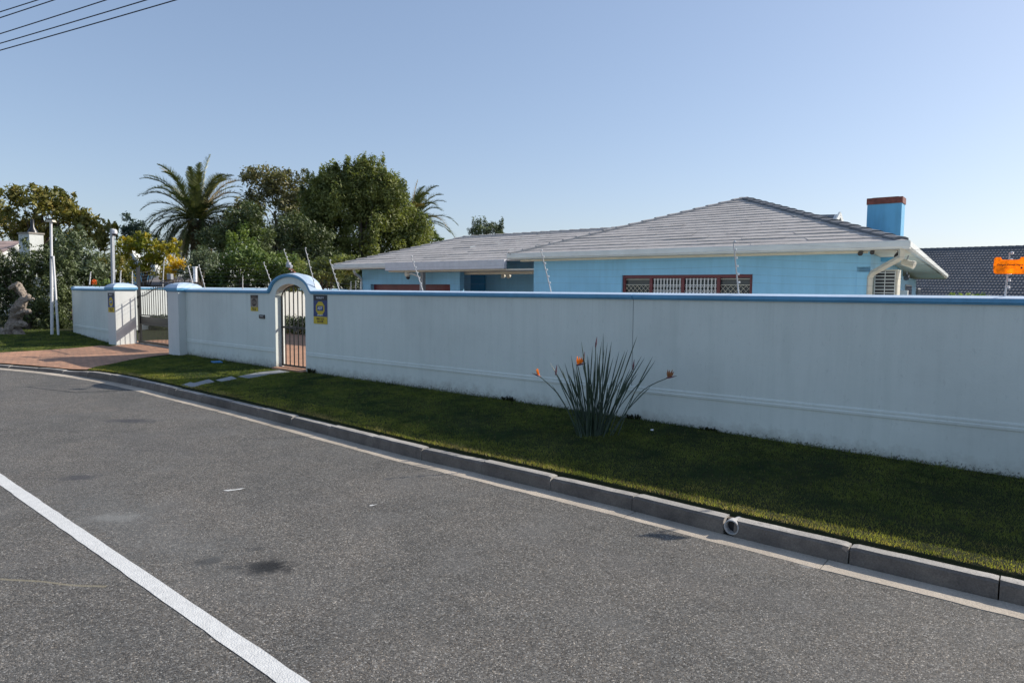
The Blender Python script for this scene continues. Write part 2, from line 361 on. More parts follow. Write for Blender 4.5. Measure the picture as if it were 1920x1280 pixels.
# ------------------------------------------------------------------ ground geometry functions
KP = np.array([(60., -38.), (20., -8.4), (9., .5), (5.2, 3.5), (3.6, 4.76), (2.75, 5.42), (1.95, 6.06), (1.2, 6.7), (.42, 7.32), (-.37, 7.95), (-1.12, 8.52), (-1.9, 9.18), (-2.65, 9.83), (-3.38, 10.45),
    (-4.16, 11.13), (-4.9, 11.76), (-5.65, 12.38), (-6.45, 13.02), (-7.35, 13.78), (-8.2, 14.45), (-9.0, 15.02), (-9.95, 15.62), (-10.9, 16.12), (-11.7, 16.46), (-12.66, 16.82), (-14., 17.25), (-16., 17.8), (-19., 18.45), (-24, 19.2), (-40, 20.5), (-80, 22)])
def wy(x): return 11.234 - .774*x + .005*x*x
WX = np.array([60., 30, 14., 9., 7., 5.4, 3.6, 2.5, .2, -1.5, -4.4, -5.5, -7.5, -8.9])
WZ0 = {60.: -.3, 30: -.15, 14.: .12, 9.: .20, 7.: .24, 5.4: .25, 3.6: .30, 2.5: .34, .2: .375, -1.5: .38, -4.4: .395, -5.5: .375, -7.5: .38, -8.9: .385}
WP = np.array([(x, 11.234-.774*x + (.005*x*x if abs(x) < 15 else .005*225), WZ0[float(x)]) for x in WX] + [(-9.6, 19.1, .39), (-12.3, 21.8, .39), (-13.0, 22.0, .39), (-16.1, 25.05, .54), (-18, 26.6, .52), (-24, 29.5, .5), (-40, 36, .5), (-80, 50, .5)])
def polydist(P, L):
    """nearest distance + interpolated extra coord along polyline L (n,2 or n,3)"""
    P = np.asarray(P, float); best = np.full(len(P), 1e9); ex = np.zeros(len(P)); side = np.zeros(len(P))
    for i in range(len(L)-1):
        a = L[i, :2]; b = L[i+1, :2]; d = b-a; t = np.clip(((P-a)@d)/(d@d), 0, 1); q = a+t[:, None]*d
        r_ = np.hypot(*(P-q).T); k = r_ < best; best[k] = r_[k]
        cr = d[0]*(P[:, 1]-a[1])-d[1]*(P[:, 0]-a[0]); side[k] = cr[k]
        if L.shape[1] > 2: ex[k] = (L[i, 2]*(1-t)+L[i+1, 2]*t)[k]
    return best, ex, side
def road_z(x): return .03 - .0125*np.clip(x, -22, 22)
def kerb_h(x):   # height of the kerb top over the road; lowered at the drive
    return np.interp(x, [-13.5, -12.8, -10.4, -9.5], [.07, .075, .085, .15])
def land_z(P):
    P = np.asarray(P, float); dk, _, _ = polydist(P, KP); dw, zw, sw = polydist(P, WP)
    zk = road_z(P[:, 0]) + kerb_h(P[:, 0]) + .004 + .010*np.clip((P[:, 0]+9.6)/.8, 0, 1)
    t = np.clip(dk/(dk+dw+1e-6), 0, 1)
    t = np.where(sw < 0, 1, t)
    return zk*(1-t)+zw*t
def lz(x, y): return float(land_z(np.array([[x, y]]))[0])

def offset_path(L, d):
    """offset polyline (2D) to its right-hand side (towards the wall for KP)"""
    L = np.asarray(L)[:, :2]; T = np.gradient(L, axis=0); T /= np.hypot(*T.T)[:, None]
    return L + np.stack([T[:, 1], -T[:, 0]], 1)*d   # right of travel direction
def resample(L, step):
    L = np.asarray(L, float); s = np.r_[0, np.cumsum(np.hypot(*np.diff(L[:, :2], axis=0).T))]
    n = int(s[-1]/step)+1; q = np.linspace(0, s[-1], n)
    return np.stack([np.interp(q, s, L[:, k]) for k in range(L.shape[1])], 1), q
# KP travels from right to left (towards -x): its right-hand side is towards the wall (+y). check sign:
_t = offset_path(KP, 1.)[10]; KS = 1. if _t[1] > KP[10][1] else -1.
# ------------------------------------------------------------------ ground, road
far = MB().add([(-900, -900, -.35), (900, -900, -.35), (900, 900, -.35), (-900, 900, -.35)], [(0, 1, 2, 3)])
tag(far.build('ground', M['soil']), kind='structure')
# road sheet (follows the slight fall); edge under the gutter band
kp, _ = resample(KP, .5); k_in = offset_path(kp, KS*.04)
rows = []
for off in (0.04, -1.5, -3, -5, -8, -14, -60):
    q = offset_path(kp, KS*off) if off > -10 else np.stack([kp[:, 0]+off*.6, kp[:, 1]+off], 1)
    rows.append(np.column_stack([q, road_z(q[:, 0])]))
rows = np.array(rows); nr, nc = rows.shape[:2]
Fc = [(i*nc+j, i*nc+j+1, (i+1)*nc+j+1, (i+1)*nc+j) for i in range(nr-1) for j in range(nc-1)]
tag(mesh_from('road', rows.reshape(-1, 3), Fc, M['asphalt']), kind='structure')
# gutter band: concrete strip in cast lengths
def band(path, o0, o1, zoff, name, mat, seg=None, gap=.006, xr=(-30, 14), thick=None, jit=0):
    s_path, q = resample(path, .1); b = MB(); n = len(s_path)
    T = np.gradient(s_path[:, :2], axis=0); T /= np.hypot(*T.T)[:, None]; Nn = np.stack([T[:, 1], -T[:, 0]], 1)*KS
    i = 0
    while i < n-1:
        j = min(n-1, i + (int(seg/.1) if seg else n))
        xs = s_path[i:j+1, 0]
        if xs.max() > xr[0] and xs.min() < xr[1]:
            dz = rnd.uniform(-jit, jit)
            idx = list(range(i, j+1)); rings = []
            for k in idx:
                p = s_path[k, :2].copy()
                if k == i: p = p + T[k]*gap
                if k == j: p = p - T[k]*gap
                z = road_z(p[0]) + zoff + dz; w1 = o1 + (rnd.uniform(-.008, .008) if jit else 0)
                a = p + Nn[k]*o0; c = p + Nn[k]*w1
                rings.append([(a[0], a[1], z), (c[0], c[1], z), (c[0], c[1], z-.03), (a[0], a[1], z-.03)])
            b.loft(rings)
        i = j
    return b.build(name, mat)
tag(band(KP, .0, -.25, .006, 'gutter_channel', M['gut'], 1.8, .004, jit=.0015), kind='structure')
# kerb stones
s_path, q = resample(KP, .05); T = np.gradient(s_path, axis=0); T /= np.hypot(*T.T)[:, None]; Nn = np.stack([T[:, 1], -T[:, 0]], 1)*KS
joints = []
i0 = int(np.argmin(np.hypot(s_path[:, 0]-1.98, s_path[:, 1]-6.03)))
b = MB(); kmi = []; i = i0 % 20
drain_i = i0
while i < len(s_path)-21:
    j = i+20; p0 = s_path[i]
    if -30 < p0[0] < 14:
        g0 = rnd.uniform(.004, .008); g1 = rnd.uniform(.004, .008); dzz = rnd.uniform(-.008, .006); doff = rnd.uniform(-.007, .007)
        if i == drain_i: g0 = .05
        if j == drain_i: g1 = .11
        rings = []
        ks = [i, i+1] + list(range(i+3, j-2, 3)) + [j-1, j]
        for k in ks:
            p = s_path[k].copy()
            p = p + T[k]*g0 if k == i else (p - T[k]*g1 if k == j else p)
            chip = (rnd.uniform(.0, .012) if k in (i, j) else (rnd.uniform(0, .004)))
            h = float(kerb_h(p[0])) - chip + dzz; z0 = float(road_z(p[0])); wdt = .15
            ch = .022 + rnd.uniform(-.003, .004) + (rnd.uniform(0, .02) if k in (i, j) else 0)
            prof = [(.0+doff+.02*0, -.03), (.0+doff, .02), (.012+doff, h-ch), (.012+ch+doff, h-.002), (wdt*.6, h), (wdt, h-.004), (wdt, -.03)]
            rings.append([(p[0]+Nn[k][0]*o, p[1]+Nn[k][1]*o, z0+z) for o, z in prof])
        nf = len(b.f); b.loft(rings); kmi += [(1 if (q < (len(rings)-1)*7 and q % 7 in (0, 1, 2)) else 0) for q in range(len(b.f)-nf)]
    i = j
kerb = mesh_from('kerb', b.v, b.f, [M['kerb'], M['kerb_face']], extra=kmi); tag(kerb, kind='structure')

# land behind the kerb: lawn sheet, grid in kerb->wall coordinates
xs = np.arange(-30, 14, .16); G = []
kk, _ = resample(KP, .16); Tk = np.gradient(kk, axis=0); Tk /= np.hypot(*Tk.T)[:, None]; Nk = np.stack([Tk[:, 1], -Tk[:, 0]], 1)*KS
sel = (kk[:, 0] > -34) & (kk[:, 0] < 22); kk, Nk = kk[sel], Nk[sel]
offs = np.array([.145, .165, .21, .3, .45, .6, .8, 1., 1.25, 1.5, 1.8, 2.1, 2.4, 2.7, 3.0, 3.3, 3.7, 4.2, 5, 6, 7, 8, 9, 10, 12])
V = []
for o in offs:
    p = kk + Nk*o; z = land_z(p)
    if o < .2: z = z - (.065 if o > .15 else .075)
    elif o < .25: z = z - .012
    V.append(np.column_stack([p, z]))
V = np.array(V); nr, nc = V.shape[:2]
Fc = [(i*nc+j, i*nc+j+1, (i+1)*nc+j+1, (i+1)*nc+j) for i in range(nr-1) for j in range(nc-1)]
tag(mesh_from('verge', V.reshape(-1, 3), Fc, M['soil'], smooth=True), kind='structure')
# garden ground behind the walls
gd = MB(); gd.add([(-8.9, 18.6, .40), (60, -30, .40), (120, 40, .40), (60, 120, .40), (-80, 120, .40), (-80, 52, .40), (-16, 25.2, .40), (-12.2, 22.2, .40)], [(0, 1, 2, 3, 4, 5, 6, 7)])
tag(gd.build('garden_ground', M['soil']), kind='structure')

# driveway (brick), draped
def inpoly(P, poly):
    P = np.asarray(P); x, y = P[:, 0], P[:, 1]; c = np.zeros(len(P), bool); n = len(poly)
    for i in range(n):
        (x0, y0), (x1, y1) = poly[i], poly[(i+1) % n]
        k = ((y0 > y) != (y1 > y)); t = (x1-x0)*(y-y0)/((y1-y0) if y1 != y0 else 1e-9)+x0; c ^= k & (x < t)
    return c
def lift(u, v, z=.3):
    for _ in range(6):
        p = atz(u, v, z); z = lz(p.x, p.y)
    return p
kof = offset_path(KP, KS*.15)
DRL = [lift(u, v) for u, v in ((204, 650), (190, 648), (172, 650), (140, 653), (85, 657), (0, 661.5))]
DRR = [lift(u, v) for u, v in ((166, 692.5), (180, 688), (215, 682), (245, 675), (290, 668), (324, 664.5))]
left_edge = [(-12.45, 21.75)] + [(p.x, p.y) for p in DRL] + [(-22.5, 20.9), (-24, 19.36)]
kk2 = [tuple(p) for p in kof if -24 < p[0] < -9.6][::-1]
left_edge[0] = (-12.3, 22.0); DRIVE = left_edge + kk2 + [(p.x, p.y) for p in DRR] + [(-9.2, 19.45)]
def drape(poly, dz, step=.35):
    bm = bmesh.new(); vs = [bm.verts.new((x, y, 0)) for x, y in poly]; f = bm.faces.new(vs)
    x0, x1 = min(p[0] for p in poly), max(p[0] for p in poly); y0, y1 = min(p[1] for p in poly), max(p[1] for p in poly)
    for k in np.arange(x0+step, x1, step): bmesh.ops.bisect_plane(bm, geom=bm.verts[:]+bm.edges[:]+bm.faces[:], plane_co=(k, 0, 0), plane_no=(1, 0, 0))
    for k in np.arange(y0+step, y1, step): bmesh.ops.bisect_plane(bm, geom=bm.verts[:]+bm.edges[:]+bm.faces[:], plane_co=(0, k, 0), plane_no=(0, 1, 0))
    bm.normal_update()
    P = np.array([(v.co.x, v.co.y) for v in bm.verts]); z = land_z(P)+dz
    bm.verts.index_update()
    V = np.column_stack([P, z]); Fc = [[v.index for v in f.verts][::(1 if f.normal.z > 0 else -1)] for f in bm.faces]; bm.free(); return V, Fc
V, Fc = drape(DRIVE, .014)
tag(mesh_from('driveway', V, Fc, M['pave'], smooth=True), kind='structure')
yd = MB(); yd.add([(-12.6, 21.95, .402), (-9.5, 19.3, .402), (-3.4, 14.2, .408), (3., 22., .408), (-4, 36, .408), (-11, 31.5, .408), (-15.95, 25.3, .408)], [(0, 1, 2, 3, 4, 5, 6)])
tag(yd.build('courtyard_paving', M['pave']), kind='structure')
yd = MB(); yd.add([(-3.4, 14.5, .408), (12., 2.6, .408), (26, 8, .408), (22, 24, .408), (12, 14, .408), (3.05, 22.0, .408)], [(0, 1, 2, 3, 4, 5)])
tag(yd.build('yard_paving', M['yard']), kind='structure')

# white lane line, draped 4 mm above the road
LP = np.array([(-22, 16.3), (-14, 13.2), (-10., 10.95), (-7.3, 8.95), (-5.6, 7.35), (-4.3, 6.18), (-3.27, 5.25), (-2.76, 4.87), (-2.37, 4.53), (-1.3, 3.59), (0, 2.45), (4, -1.1), (14, -9)])
_q = [atz(u, v, .03, -.0125) for u, v in ((0, 898), (130, 988), (260, 1078), (400, 1176), (551, 1280))]
_c = np.polyfit([q.x for q in _q], [q.y for q in _q], 2)
LP = np.vstack([[(_q[0].x-9, _q[0].y-9*(2*_c[0]*_q[0].x+_c[1])), (_q[0].x-1.5, _q[0].y-1.5*(2*_c[0]*_q[0].x+_c[1]))], [(x, np.polyval(_c, x)) for x in np.linspace(_q[0].x, _q[-1].x, 30)], [(_q[-1].x+8, _q[-1].y+8*(2*_c[0]*_q[-1].x+_c[1]))]])
lp, _ = resample(LP, .15); T = np.gradient(lp, axis=0); T /= np.hypot(*T.T)[:, None]; Nn = np.stack([-T[:, 1], T[:, 0]], 1)
V = []
for k in range(len(lp)):
    for s_ in (-1, 1):
        wd = .062 + rnd.uniform(-.004, .004)
        p = lp[k]+Nn[k]*wd*s_; V.append((p[0], p[1], road_z(p[0])+.004))
tag(mesh_from('lane_marking', V, [(2*i, 2*i+2, 2*i+3, 2*i+1) for i in range(len(lp)-1)], M['line']), kind='structure')
for u, v, w_, h_ in ((440, 918, .13, .05), (700, 947, .045, .03)):
    p = atz(u, v, .03, -.0125); poly = [(p.x+w_*math.cos(a)*rnd.uniform(.5, 1)+.5*h_*math.sin(a), p.y+h_*math.sin(a)*rnd.uniform(.5, 1)+.3*w_*math.cos(a)) for a in np.linspace(0, 2*math.pi, 11)[:-1]]
    tag(MB().add([(x, y, road_z(x)+.004) for x, y in poly], [tuple(range(10))]).build('paint_fleck', M['line']), kind='structure')

# ------------------------------------------------------------------ wall frame
def onwall(u, v):
    lo, hi = 3., 40.
    for _ in range(60):
        m_ = (lo+hi)/2; p = atY(u, v, m_)
        if p.y > wy(p.x): hi = m_
        else: lo = m_
    return p
# arc-length parametrisation of the wall's street face
_x = np.linspace(-8.95, 16, 600); _y = wy(_x); _s = np.r_[0, np.cumsum(np.hypot(np.diff(_x), np.diff(_y)))]
def s_of(x): return float(np.interp(x, _x, _s))
def wp(s, o=0., z=0.):
    """o>0 towards the street, o<0 into the garden"""
    x = float(np.interp(s, _s, _x)); y = wy(x); t = Vector((1, -.774+.01*x, 0)).normalized()
    if s > _s[-1]: x += 0
    n_ = Vector((t.y, -t.x, 0))
    return Vector((x, y, 0)) + n_*o + Vector((0, 0, z))
def wt(s): x = float(np.interp(s, _s, _x)); return Vector((1, -.774+.01*x, 0)).normalized()
def wn(s): t = wt(s); return Vector((t.y, -t.x, 0))
SJ0, SJ1 = s_of(onwall(516.5, 600).x), s_of(onwall(572.5, 600).x)
SM = (SJ0+SJ1)/2; HW = (SJ1-SJ0)/2
TH = .23; OHW = HW+.17; CB = 2.095
def arch_z(s):   # extra height of the wall head over the gate
    d = abs(s-SM)/OHW
    if d >= 1.12: return 0.
    base = .37*math.sqrt(max(0, 1-min(d, 1)**2.0))
    return max(base, 0) if d < .93 else .37*math.sqrt(1-.93**2)*((1.12-d)/.19)**1.6
def open_z(s):
    d = (s-SM)/HW; return 2.02+.29*math.sqrt(max(0, 1-d*d))
SEND = _s[-1]-.2
def wall_run(b, ss, zbot, ztop, o0=0., o1=-TH):
    rings = []
    for s in ss:
        zb = zbot(s); zt = ztop(s)
        rings.append([wp(s, o0, zb), wp(s, o0, zt), wp(s, o1, zt), wp(s, o1, zb)])
    b.loft(rings)
wroot = empty('boundary_wall', tuple(wp(SM, -.1, .38)), 'long white plastered street wall with pale blue coping and an arched gate opening', 'wall')
b = MB()
s_left = .03
wall_run(b, np.linspace(s_left, SJ0-1e-4, 24), lambda s: .1, lambda s: CB+arch_z(s)+.01)
wall_run(b, np.linspace(SJ1+1e-4, SEND, 90), lambda s: -.1, lambda s: CB+arch_z(s)+.01)
wall_run(b, np.linspace(SJ0-1e-4, SJ1+1e-4, 25), open_z, lambda s: CB+arch_z(s)+.01)
o = b.build('wall_body', M['wall'], wroot)
# coping
def cope_ring(s, dz=0., wide=0.):
    z = CB + arch_z(s)
    pr = [(.0, -.004), (.028, -.004), (.032, .012), (.05, .018), (.052+wide, .06), (.045+wide, .066), (-TH/2, .092), (-TH-.045-wide, .066), (-TH-.052-wide, .06), (-TH-.05, .018), (-TH-.032, .012), (-TH-.028, -.004), (-TH, -.004)]
    e = 1e-4
    sl = (arch_z(s+.01)-arch_z(s-.01))/.02; t = wt(s)
    return [wp(s, o_, z+zz+dz) - t*(zz+.0)*sl*.8/(1+sl*sl)**.5 for o_, zz in pr]
def coping(ss, parent, name='coping'):
    rings = [cope_ring(s) for s in ss]; n = len(rings[0]); V = [tuple(p) for r_ in rings for p in r_]; Fc = []; mi = []
    for k in range(len(rings)-1):
        for i in range(n):
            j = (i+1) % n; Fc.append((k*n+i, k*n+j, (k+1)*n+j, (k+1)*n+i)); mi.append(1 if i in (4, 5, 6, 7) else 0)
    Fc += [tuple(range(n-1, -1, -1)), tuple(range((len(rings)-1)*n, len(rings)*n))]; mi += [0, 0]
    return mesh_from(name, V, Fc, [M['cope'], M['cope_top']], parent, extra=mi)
SJT = s_of(onwall(1187, 600).x)
ssl = list(np.linspace(s_left-.02, SM-OHW*1.2, 12)) + list(np.linspace(SM-OHW*1.15, SM+OHW*1.15, 46)) + list(np.linspace(SM+OHW*1.2, SJT-.006, 40))
coping(ssl, wroot); coping(np.linspace(SJT+.006, SEND, 40), wroot)
# moulding strings
def moulding(ss, parent, z=.75):
    b = MB(); rings = []
    for s in ss: rings.append([wp(s, o_, z+zz) for o_, zz in ((-.002, .0), (.015, .003), (.016, .03), (.008, .042), (.011, .052), (.011, .07), (.005, .085), (-.002, .088))])
    b.loft(rings); return b.build('moulding', M['wall'], parent)
moulding(np.linspace(s_left+.02, SJ0-.05, 20), wroot); moulding(np.linspace(SJ1+.02, SEND, 60), wroot)
# expansion joint: thin dark strip
b = MB(); c = wp(SJT, .0015, 1.45); b.box(c, (.006, .003, 1.28), tuple(wt(SJT))); b.build('joint', simple('joint_sealant', (.22, .23, .23), .8, .1), wroot)

# ------------------------------------------------------------------ gate pillars
A_ = Vector((-.79, .61, 0)).normalized(); B_ = Vector((.61, .79, 0)).normalized()   # A: leftwards along the wall, B: away from the street
def pillar(corner, wA, wB, zb, ztop, label):
    """corner = street-side right-hand corner seen from the road"""
    corner = Vector((corner[0], corner[1], 0)); c = corner + A_*wA/2 + B_*wB/2
    root = empty('gate_pillar', (c.x, c.y, zb), label, 'pillar', 'pillars of the driveway gate')
    b = MB(); b.box((c.x, c.y, (zb-.2+ztop)/2), (wA, wB, ztop-zb+.2), tuple(A_)); b.build('shaft', M['wall_in'], root, bevel=.006)
    prof = [(0, 0), (.02, 0), (.03, .03), (.055, .04), (.06, .10), (.05, .11), (.03, .15), (-.04, .20), (-.14, .235), (-.25, .25)]
    rings = []
    for e, z in prof:
        ha, hb = wA/2+e, wB/2+e; rings.append([c*1 + A_*ha*sa + B_*hb*sb + Vector((0, 0, ztop+z)) for sa, sb in ((-1, -1), (1, -1), (1, 1), (-1, 1))])
    n = 4; V = [tuple(p) for r_ in rings for p in r_]; Fc = []; mi = []
    for k in range(len(rings)-1):
        for i in range(4): Fc.append((k*4+i, k*4+(i+1) % 4, (k+1)*4+(i+1) % 4, (k+1)*4+i)); mi.append(1 if k >= 4 else 0)
    Fc.append(tuple(range((len(rings)-1)*4, len(rings)*4))); mi.append(1); Fc.append((3, 2, 1, 0)); mi.append(0)
    mesh_from('cap', V, Fc, [M['cope'], M['cope_top']], root, extra=mi)
    return root, c
LPC = atz(218.5, 648, .37); RPC = atz(337, 668.5, .36); LPC.z = 0; RPC.z = 0
pl, plc = pillar(LPC, .56, .62, .36, 2.10, 'left gate pillar with a sunlit side, security sign and tall camera pole on it')
pr_, prc = pillar(RPC, .60, .60, .36, 2.10, 'right gate pillar joined to the white wall, blue cap partly shaded')

# ------------------------------------------------------------------ straight walls left of the drive and garden side wall
def straight_wall(P0, P1, zb, ztop, label, name='boundary_wall', mould=True, mat='wall', top='cope_top'):
    P0, P1 = Vector((*P0[:2], 0)), Vector((*P1[:2], 0)); t = (P1-P0); L = t.length; t.normalize(); n_ = Vector((t.y, -t.x, 0))
    if n_.dot(Vector((0, 0, 0))-P0) < 0: n_ = -n_
    root = empty(name, (*((P0+P1)/2)[:2], zb), label, 'wall')
    c = (P0+P1)/2 - n_*TH/2
    MB().box((c.x, c.y, (zb-.2+ztop)/2), (L, TH, ztop-zb+.2), tuple(t)).build('wall_body', M[mat], root)
    V = []; Fc = []; mi = []
    pr = [(.0, -.004), (.028, -.004), (.05, .018), (.052, .06), (.045, .066), (-TH/2, .092), (-TH-.045, .066), (-TH-.052, .06), (-TH-.05, .018), (-TH-.028, -.004), (-TH, -.004)]
    n = len(pr)
    for q in (P0, P1):
        V += [tuple(q + n_*o_ + Vector((0, 0, ztop+z))) for o_, z in pr]
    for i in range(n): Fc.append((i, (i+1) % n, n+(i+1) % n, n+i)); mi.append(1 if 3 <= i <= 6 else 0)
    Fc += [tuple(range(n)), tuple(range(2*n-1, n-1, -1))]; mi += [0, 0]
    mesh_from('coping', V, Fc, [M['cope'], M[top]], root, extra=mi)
    if mould:
        c = (P0+P1)/2 + n_*.008
        MB().box((c.x, c.y, .79), (L-.05, .02, .085), tuple(t)).build('moulding', M[mat], root, bevel=.004)
    return root
LW0 = plc + A_*.27; LW1 = Vector((-16.1, 25.05, 0))
straight_wall(LPC + A_*.50 + B_*.10, LW1, .4, 2.09, 'short white wall left of the driveway gate, shaded, running back to the hedge')
straight_wall(LW1 + B_*.05+A_*0, LW1 + B_*24, .4, 2.14, 'sunlit white garden side wall seen through the gates', mould=False, mat='wall_in')

# ------------------------------------------------------------------ driveway gate
G0 = Vector((-12.03, 22.02, 0)); G1 = Vector((-9.6, 19.85, 0)); gt = (G1-G0).normalized(); GL = (G1-G0).length + .35; gn = Vector((gt.y, -gt.x, 0))
groot = empty('driveway_gate', tuple(G0+gt*GL/2+Vector((0, 0, .42))), 'black steel sliding driveway gate with a solid middle panel and curved top', 'gate')
def gp(s, z, o=0.): return G0 + gt*s + gn*o + Vector((0, 0, z))
def gate_top(s): q = min(1, max(0, (s-.15)/1.5)); return 1.93+.27*(3*q*q-2*q**3)
b = MB()
b.box(gp(.04, 1.2), (.06, .05, 1.52), tuple(gt)); b.box(gp(GL-.03, 1.3), (.06, .05, 1.72), tuple(gt))
b.box(gp(GL/2, .47), (GL, .05, .07), tuple(gt)); b.box(gp(GL/2, 1.33), (GL, .04, .035), tuple(gt)); b.box(gp(GL/2, 1.03), (GL, .04, .03), tuple(gt))
b.tube([gp(s, gate_top(s)) for s in np.linspace(.04, GL-.03, 30)], .016, 6)
b.build('frame', M['black'], groot)
b = MB(); b.box(gp(GL/2, 1.17, -.002), (GL-.06, .008, .24), tuple(gt)); b.build('middle_panel', M['black'], groot)
n = 21
for i in range(1, n):
    s = GL*i/n; zt = gate_top(s)+.10; b = MB(); b.box(gp(s, (1.33+zt-.04)/2), (.016, .016, zt-.04-1.33), tuple(gt))
    b.lathe(gp(s, zt-.04), [(.008, 0), (.016, .012), (.010, .03), (0, .07)], 6); b.build('bar', M['black'], groot)
for i in range(1, 36):
    s = GL*i/36; MB().box(gp(s, .76), (.009, .013, .54), tuple(gt)).build('lower_bar', M['black'], groot)
for s in (.45, GL-.6): b = MB(); b.lathe(gp(s, .435, -.03), [(0, 0), (.045, .001), (.045, .05), (0, .051)], 12, tuple(gn)); b.build('wheel', M['dark'], groot)
gpost = empty('gate_post', tuple(gp(-.07, .38)), 'tall dark steel post holding the left end of the driveway gate', 'post')
b = MB(); b.box(gp(-.065, 1.6, -.03), (.09, .09, 2.5), tuple(gt)); b.build('post', simple('green_grey_steel', (.025, .03, .033), .5, .2), gpost)
for z in (.75, 1.55, 1.85): b = MB(); b.lathe(gp(-.02, z, .03), [(.0, 0), (.022, .001), (.022, .08), (0, .081)], 8); b.build('guide_roller', M['dark'], gpost)
tr = MB(); tr.box(gp(GL/2-.1, .405, 0), (GL+.5, .16, .035), tuple(gt)); tag(tr.build('gate_track', M['stone'], loc=gp(GL/2, .39)), 'pale concrete track strip under the driveway gate', 'track')

# ------------------------------------------------------------------ pedestrian gate
proot = empty('pedestrian_gate', tuple(wp(SM, -.17, .42)), 'narrow black barred gate standing in the arched wall opening', 'gate')
GO = -.15
def pg_top(s): d = (s-SM)/(HW-.03); return 2.0+.27*math.sqrt(max(0, 1-d*d))
b = MB()
for s in (SJ0+.03, SJ1-.03): b.box(wp(s, GO, 1.24), (.035, .035, 1.6), tuple(wt(s)))
b.tube([wp(s, GO, pg_top(s)) for s in SM-(HW-.031)*np.cos(np.linspace(0, math.pi, 21))], .016, 6)
for z, h_ in ((.46, .04), (1.33, .045)): b.box(wp(SM, GO, z), (2*HW-.05, .03, h_), tuple(wt(SM)))
b.box(wp(SM, GO, 1.30), (.10, .045, .12), tuple(wt(SM)))
b.build('frame', M['black'], proot)
for i in range(1, 7):
    s = SJ0+2*HW*i/7.; zt = pg_top(s); MB().box(wp(s, GO, (.46+zt)/2), (.024, .016, zt-.46), tuple(wt(s))).build('bar', M['black'], proot)
for s in (SJ0+.006, SJ1-.006): MB().box(wp(s, -.165, 1.24), (.012, .06, 1.66), tuple(wt(s))).build('door_frame', M['wht'], proot)
# door step
st = MB(); st.box(wp(SM, -.08, .395), (2*HW+.02, .36, .05), tuple(wt(SM))); tag(st.build('door_step', simple('terracotta_tile', (.46, .25, .15), .7, .15, 8., bs=.2), loc=wp(SM, -.08, .37)), 'terracotta step under the pedestrian gate', 'step')

# ------------------------------------------------------------------ wall signs
def security_sign(c, right, up, w_, h_, label, detail=True, kind='full'):
    right = Vector(right).normalized(); up = Vector(up).normalized(); nn = right.cross(up); c = Vector(c)
    root = empty('security_sign', tuple(c), label, 'sign', 'security company signs')
    def pt(x, y, z=0.): return c + right*x*w_/2 + up*y*h_/2 + nn*z
    if kind == 'faded': body, foot, top = M['fadep'], M['yel'], M['ink']
    else: body, foot, top = M['navy'], M['yel'], M['blk']
    def plate(name, y0, y1, mat, z=.004, x0=-1, x1=1): b = MB(); b.box(pt((x0+x1)/2, (y0+y1)/2, z/2), (w_*(x1-x0)/2, z, h_*(y1-y0)/2), tuple(right), tuple(up)) ; return b.build(name, mat, root)
    plate('top_band', .62, 1., top); plate('panel', -.50, .62, body); plate('number_band', -1., -.50, foot)
    cy = .08
    hexa = [(.50*math.sin(a)*(1.0), .50*math.cos(a)) for a in [k*math.pi/4+math.pi/8 for k in range(8)]]
    b = MB(); sz = h_*.78*.5; V = [pt(0, cy, .0055)+right*x*w_*.68+up*y*h_*.50 for x, y in hexa]; b.add([tuple(v) for v in V], [tuple(range(7, -1, -1))])
    V2 = [v - nn*.003 for v in V]; b.add([tuple(v) for v in V+V2], [(i, (i+1) % 8, 8+(i+1) % 8, 8+i) for i in range(8)])
    b.build('badge', M['yel'] if kind != 'faded' else M['ink'], root)
    b = MB(); b.box(pt(0, cy, .0065), (w_*.44, .002, h_*.17), tuple(right), tuple(up)); b.build('badge_centre', M['navy'] if kind != 'faded' else M['fadep'], root)
    text_mesh('ADT', h_*.135, pt(0, cy, .0085), right, up, M['wht'] if kind != 'faded' else M['ink'], root)
    text_mesh('FIDELITY', h_*.082, pt(0, .80, .006), right, up, M['wht'] if kind != 'faded' else M['fadep'], root, xs=1.0*w_/(h_*.57))
    if kind != 'faded': text_mesh('SECURITY', h_*.06, pt(0, -.40, .006), right, up, M['wht'], root, xs=w_/(h_*.62))
    text_mesh('0861 212', h_*.09, pt(0, -.66, .006), right, up, M['ink'], root, xs=w_/(h_*.62)); text_mesh('24 HR', h_*.11, pt(0, -.85, .006), right, up, M['ink'], root, xs=w_/(h_*.62))
    return root
def wall_rect(u0, u1, v0, v1):
    a = onwall(u0, (v0+v1)/2); c_ = onwall(u1, (v0+v1)/2); s0, s1 = s_of(a.x), s_of(c_.x); um = (u0+u1)/2
    return (s0+s1)/2, s1-s0, onwall(um, v0).z, onwall(um, v1).z
s, w_, z1, z0 = wall_rect(588.5, 614, 553, 607)
security_sign(wp(s, .006, (z0+z1)/2), wt(s), (0, 0, 1), w_, z1-z0, 'clean navy and yellow security sign right of the arched gate')
s, w_, z1, z0 = wall_rect(470.5, 484, 553, 583)
security_sign(wp(s, .006, (z0+z1)/2), wt(s), (0, 0, 1), w_, z1-z0, 'faded brown and yellow security sign left of the arched gate', kind='faded')
z1, z0 = 2.03, 1.42
security_sign(LPC + A_*.27 - B_*.006 + Vector((0, 0, (z0+z1)/2)), -A_, (0, 0, 1), .44, z1-z0, 'shaded security sign on the left gate pillar')
s, w_, z1, z0 = wall_rect(487, 497, 590, 597)
r_ = empty('intercom', tuple(wp(s, .01, z0)), 'small dark intercom plate on the wall beside the arched gate', 'intercom')
MB().box(wp(s, .012, (z0+z1)/2), (w_, .024, z1-z0), tuple(wt(s))).build('housing', M['dark'], r_, bevel=.006)
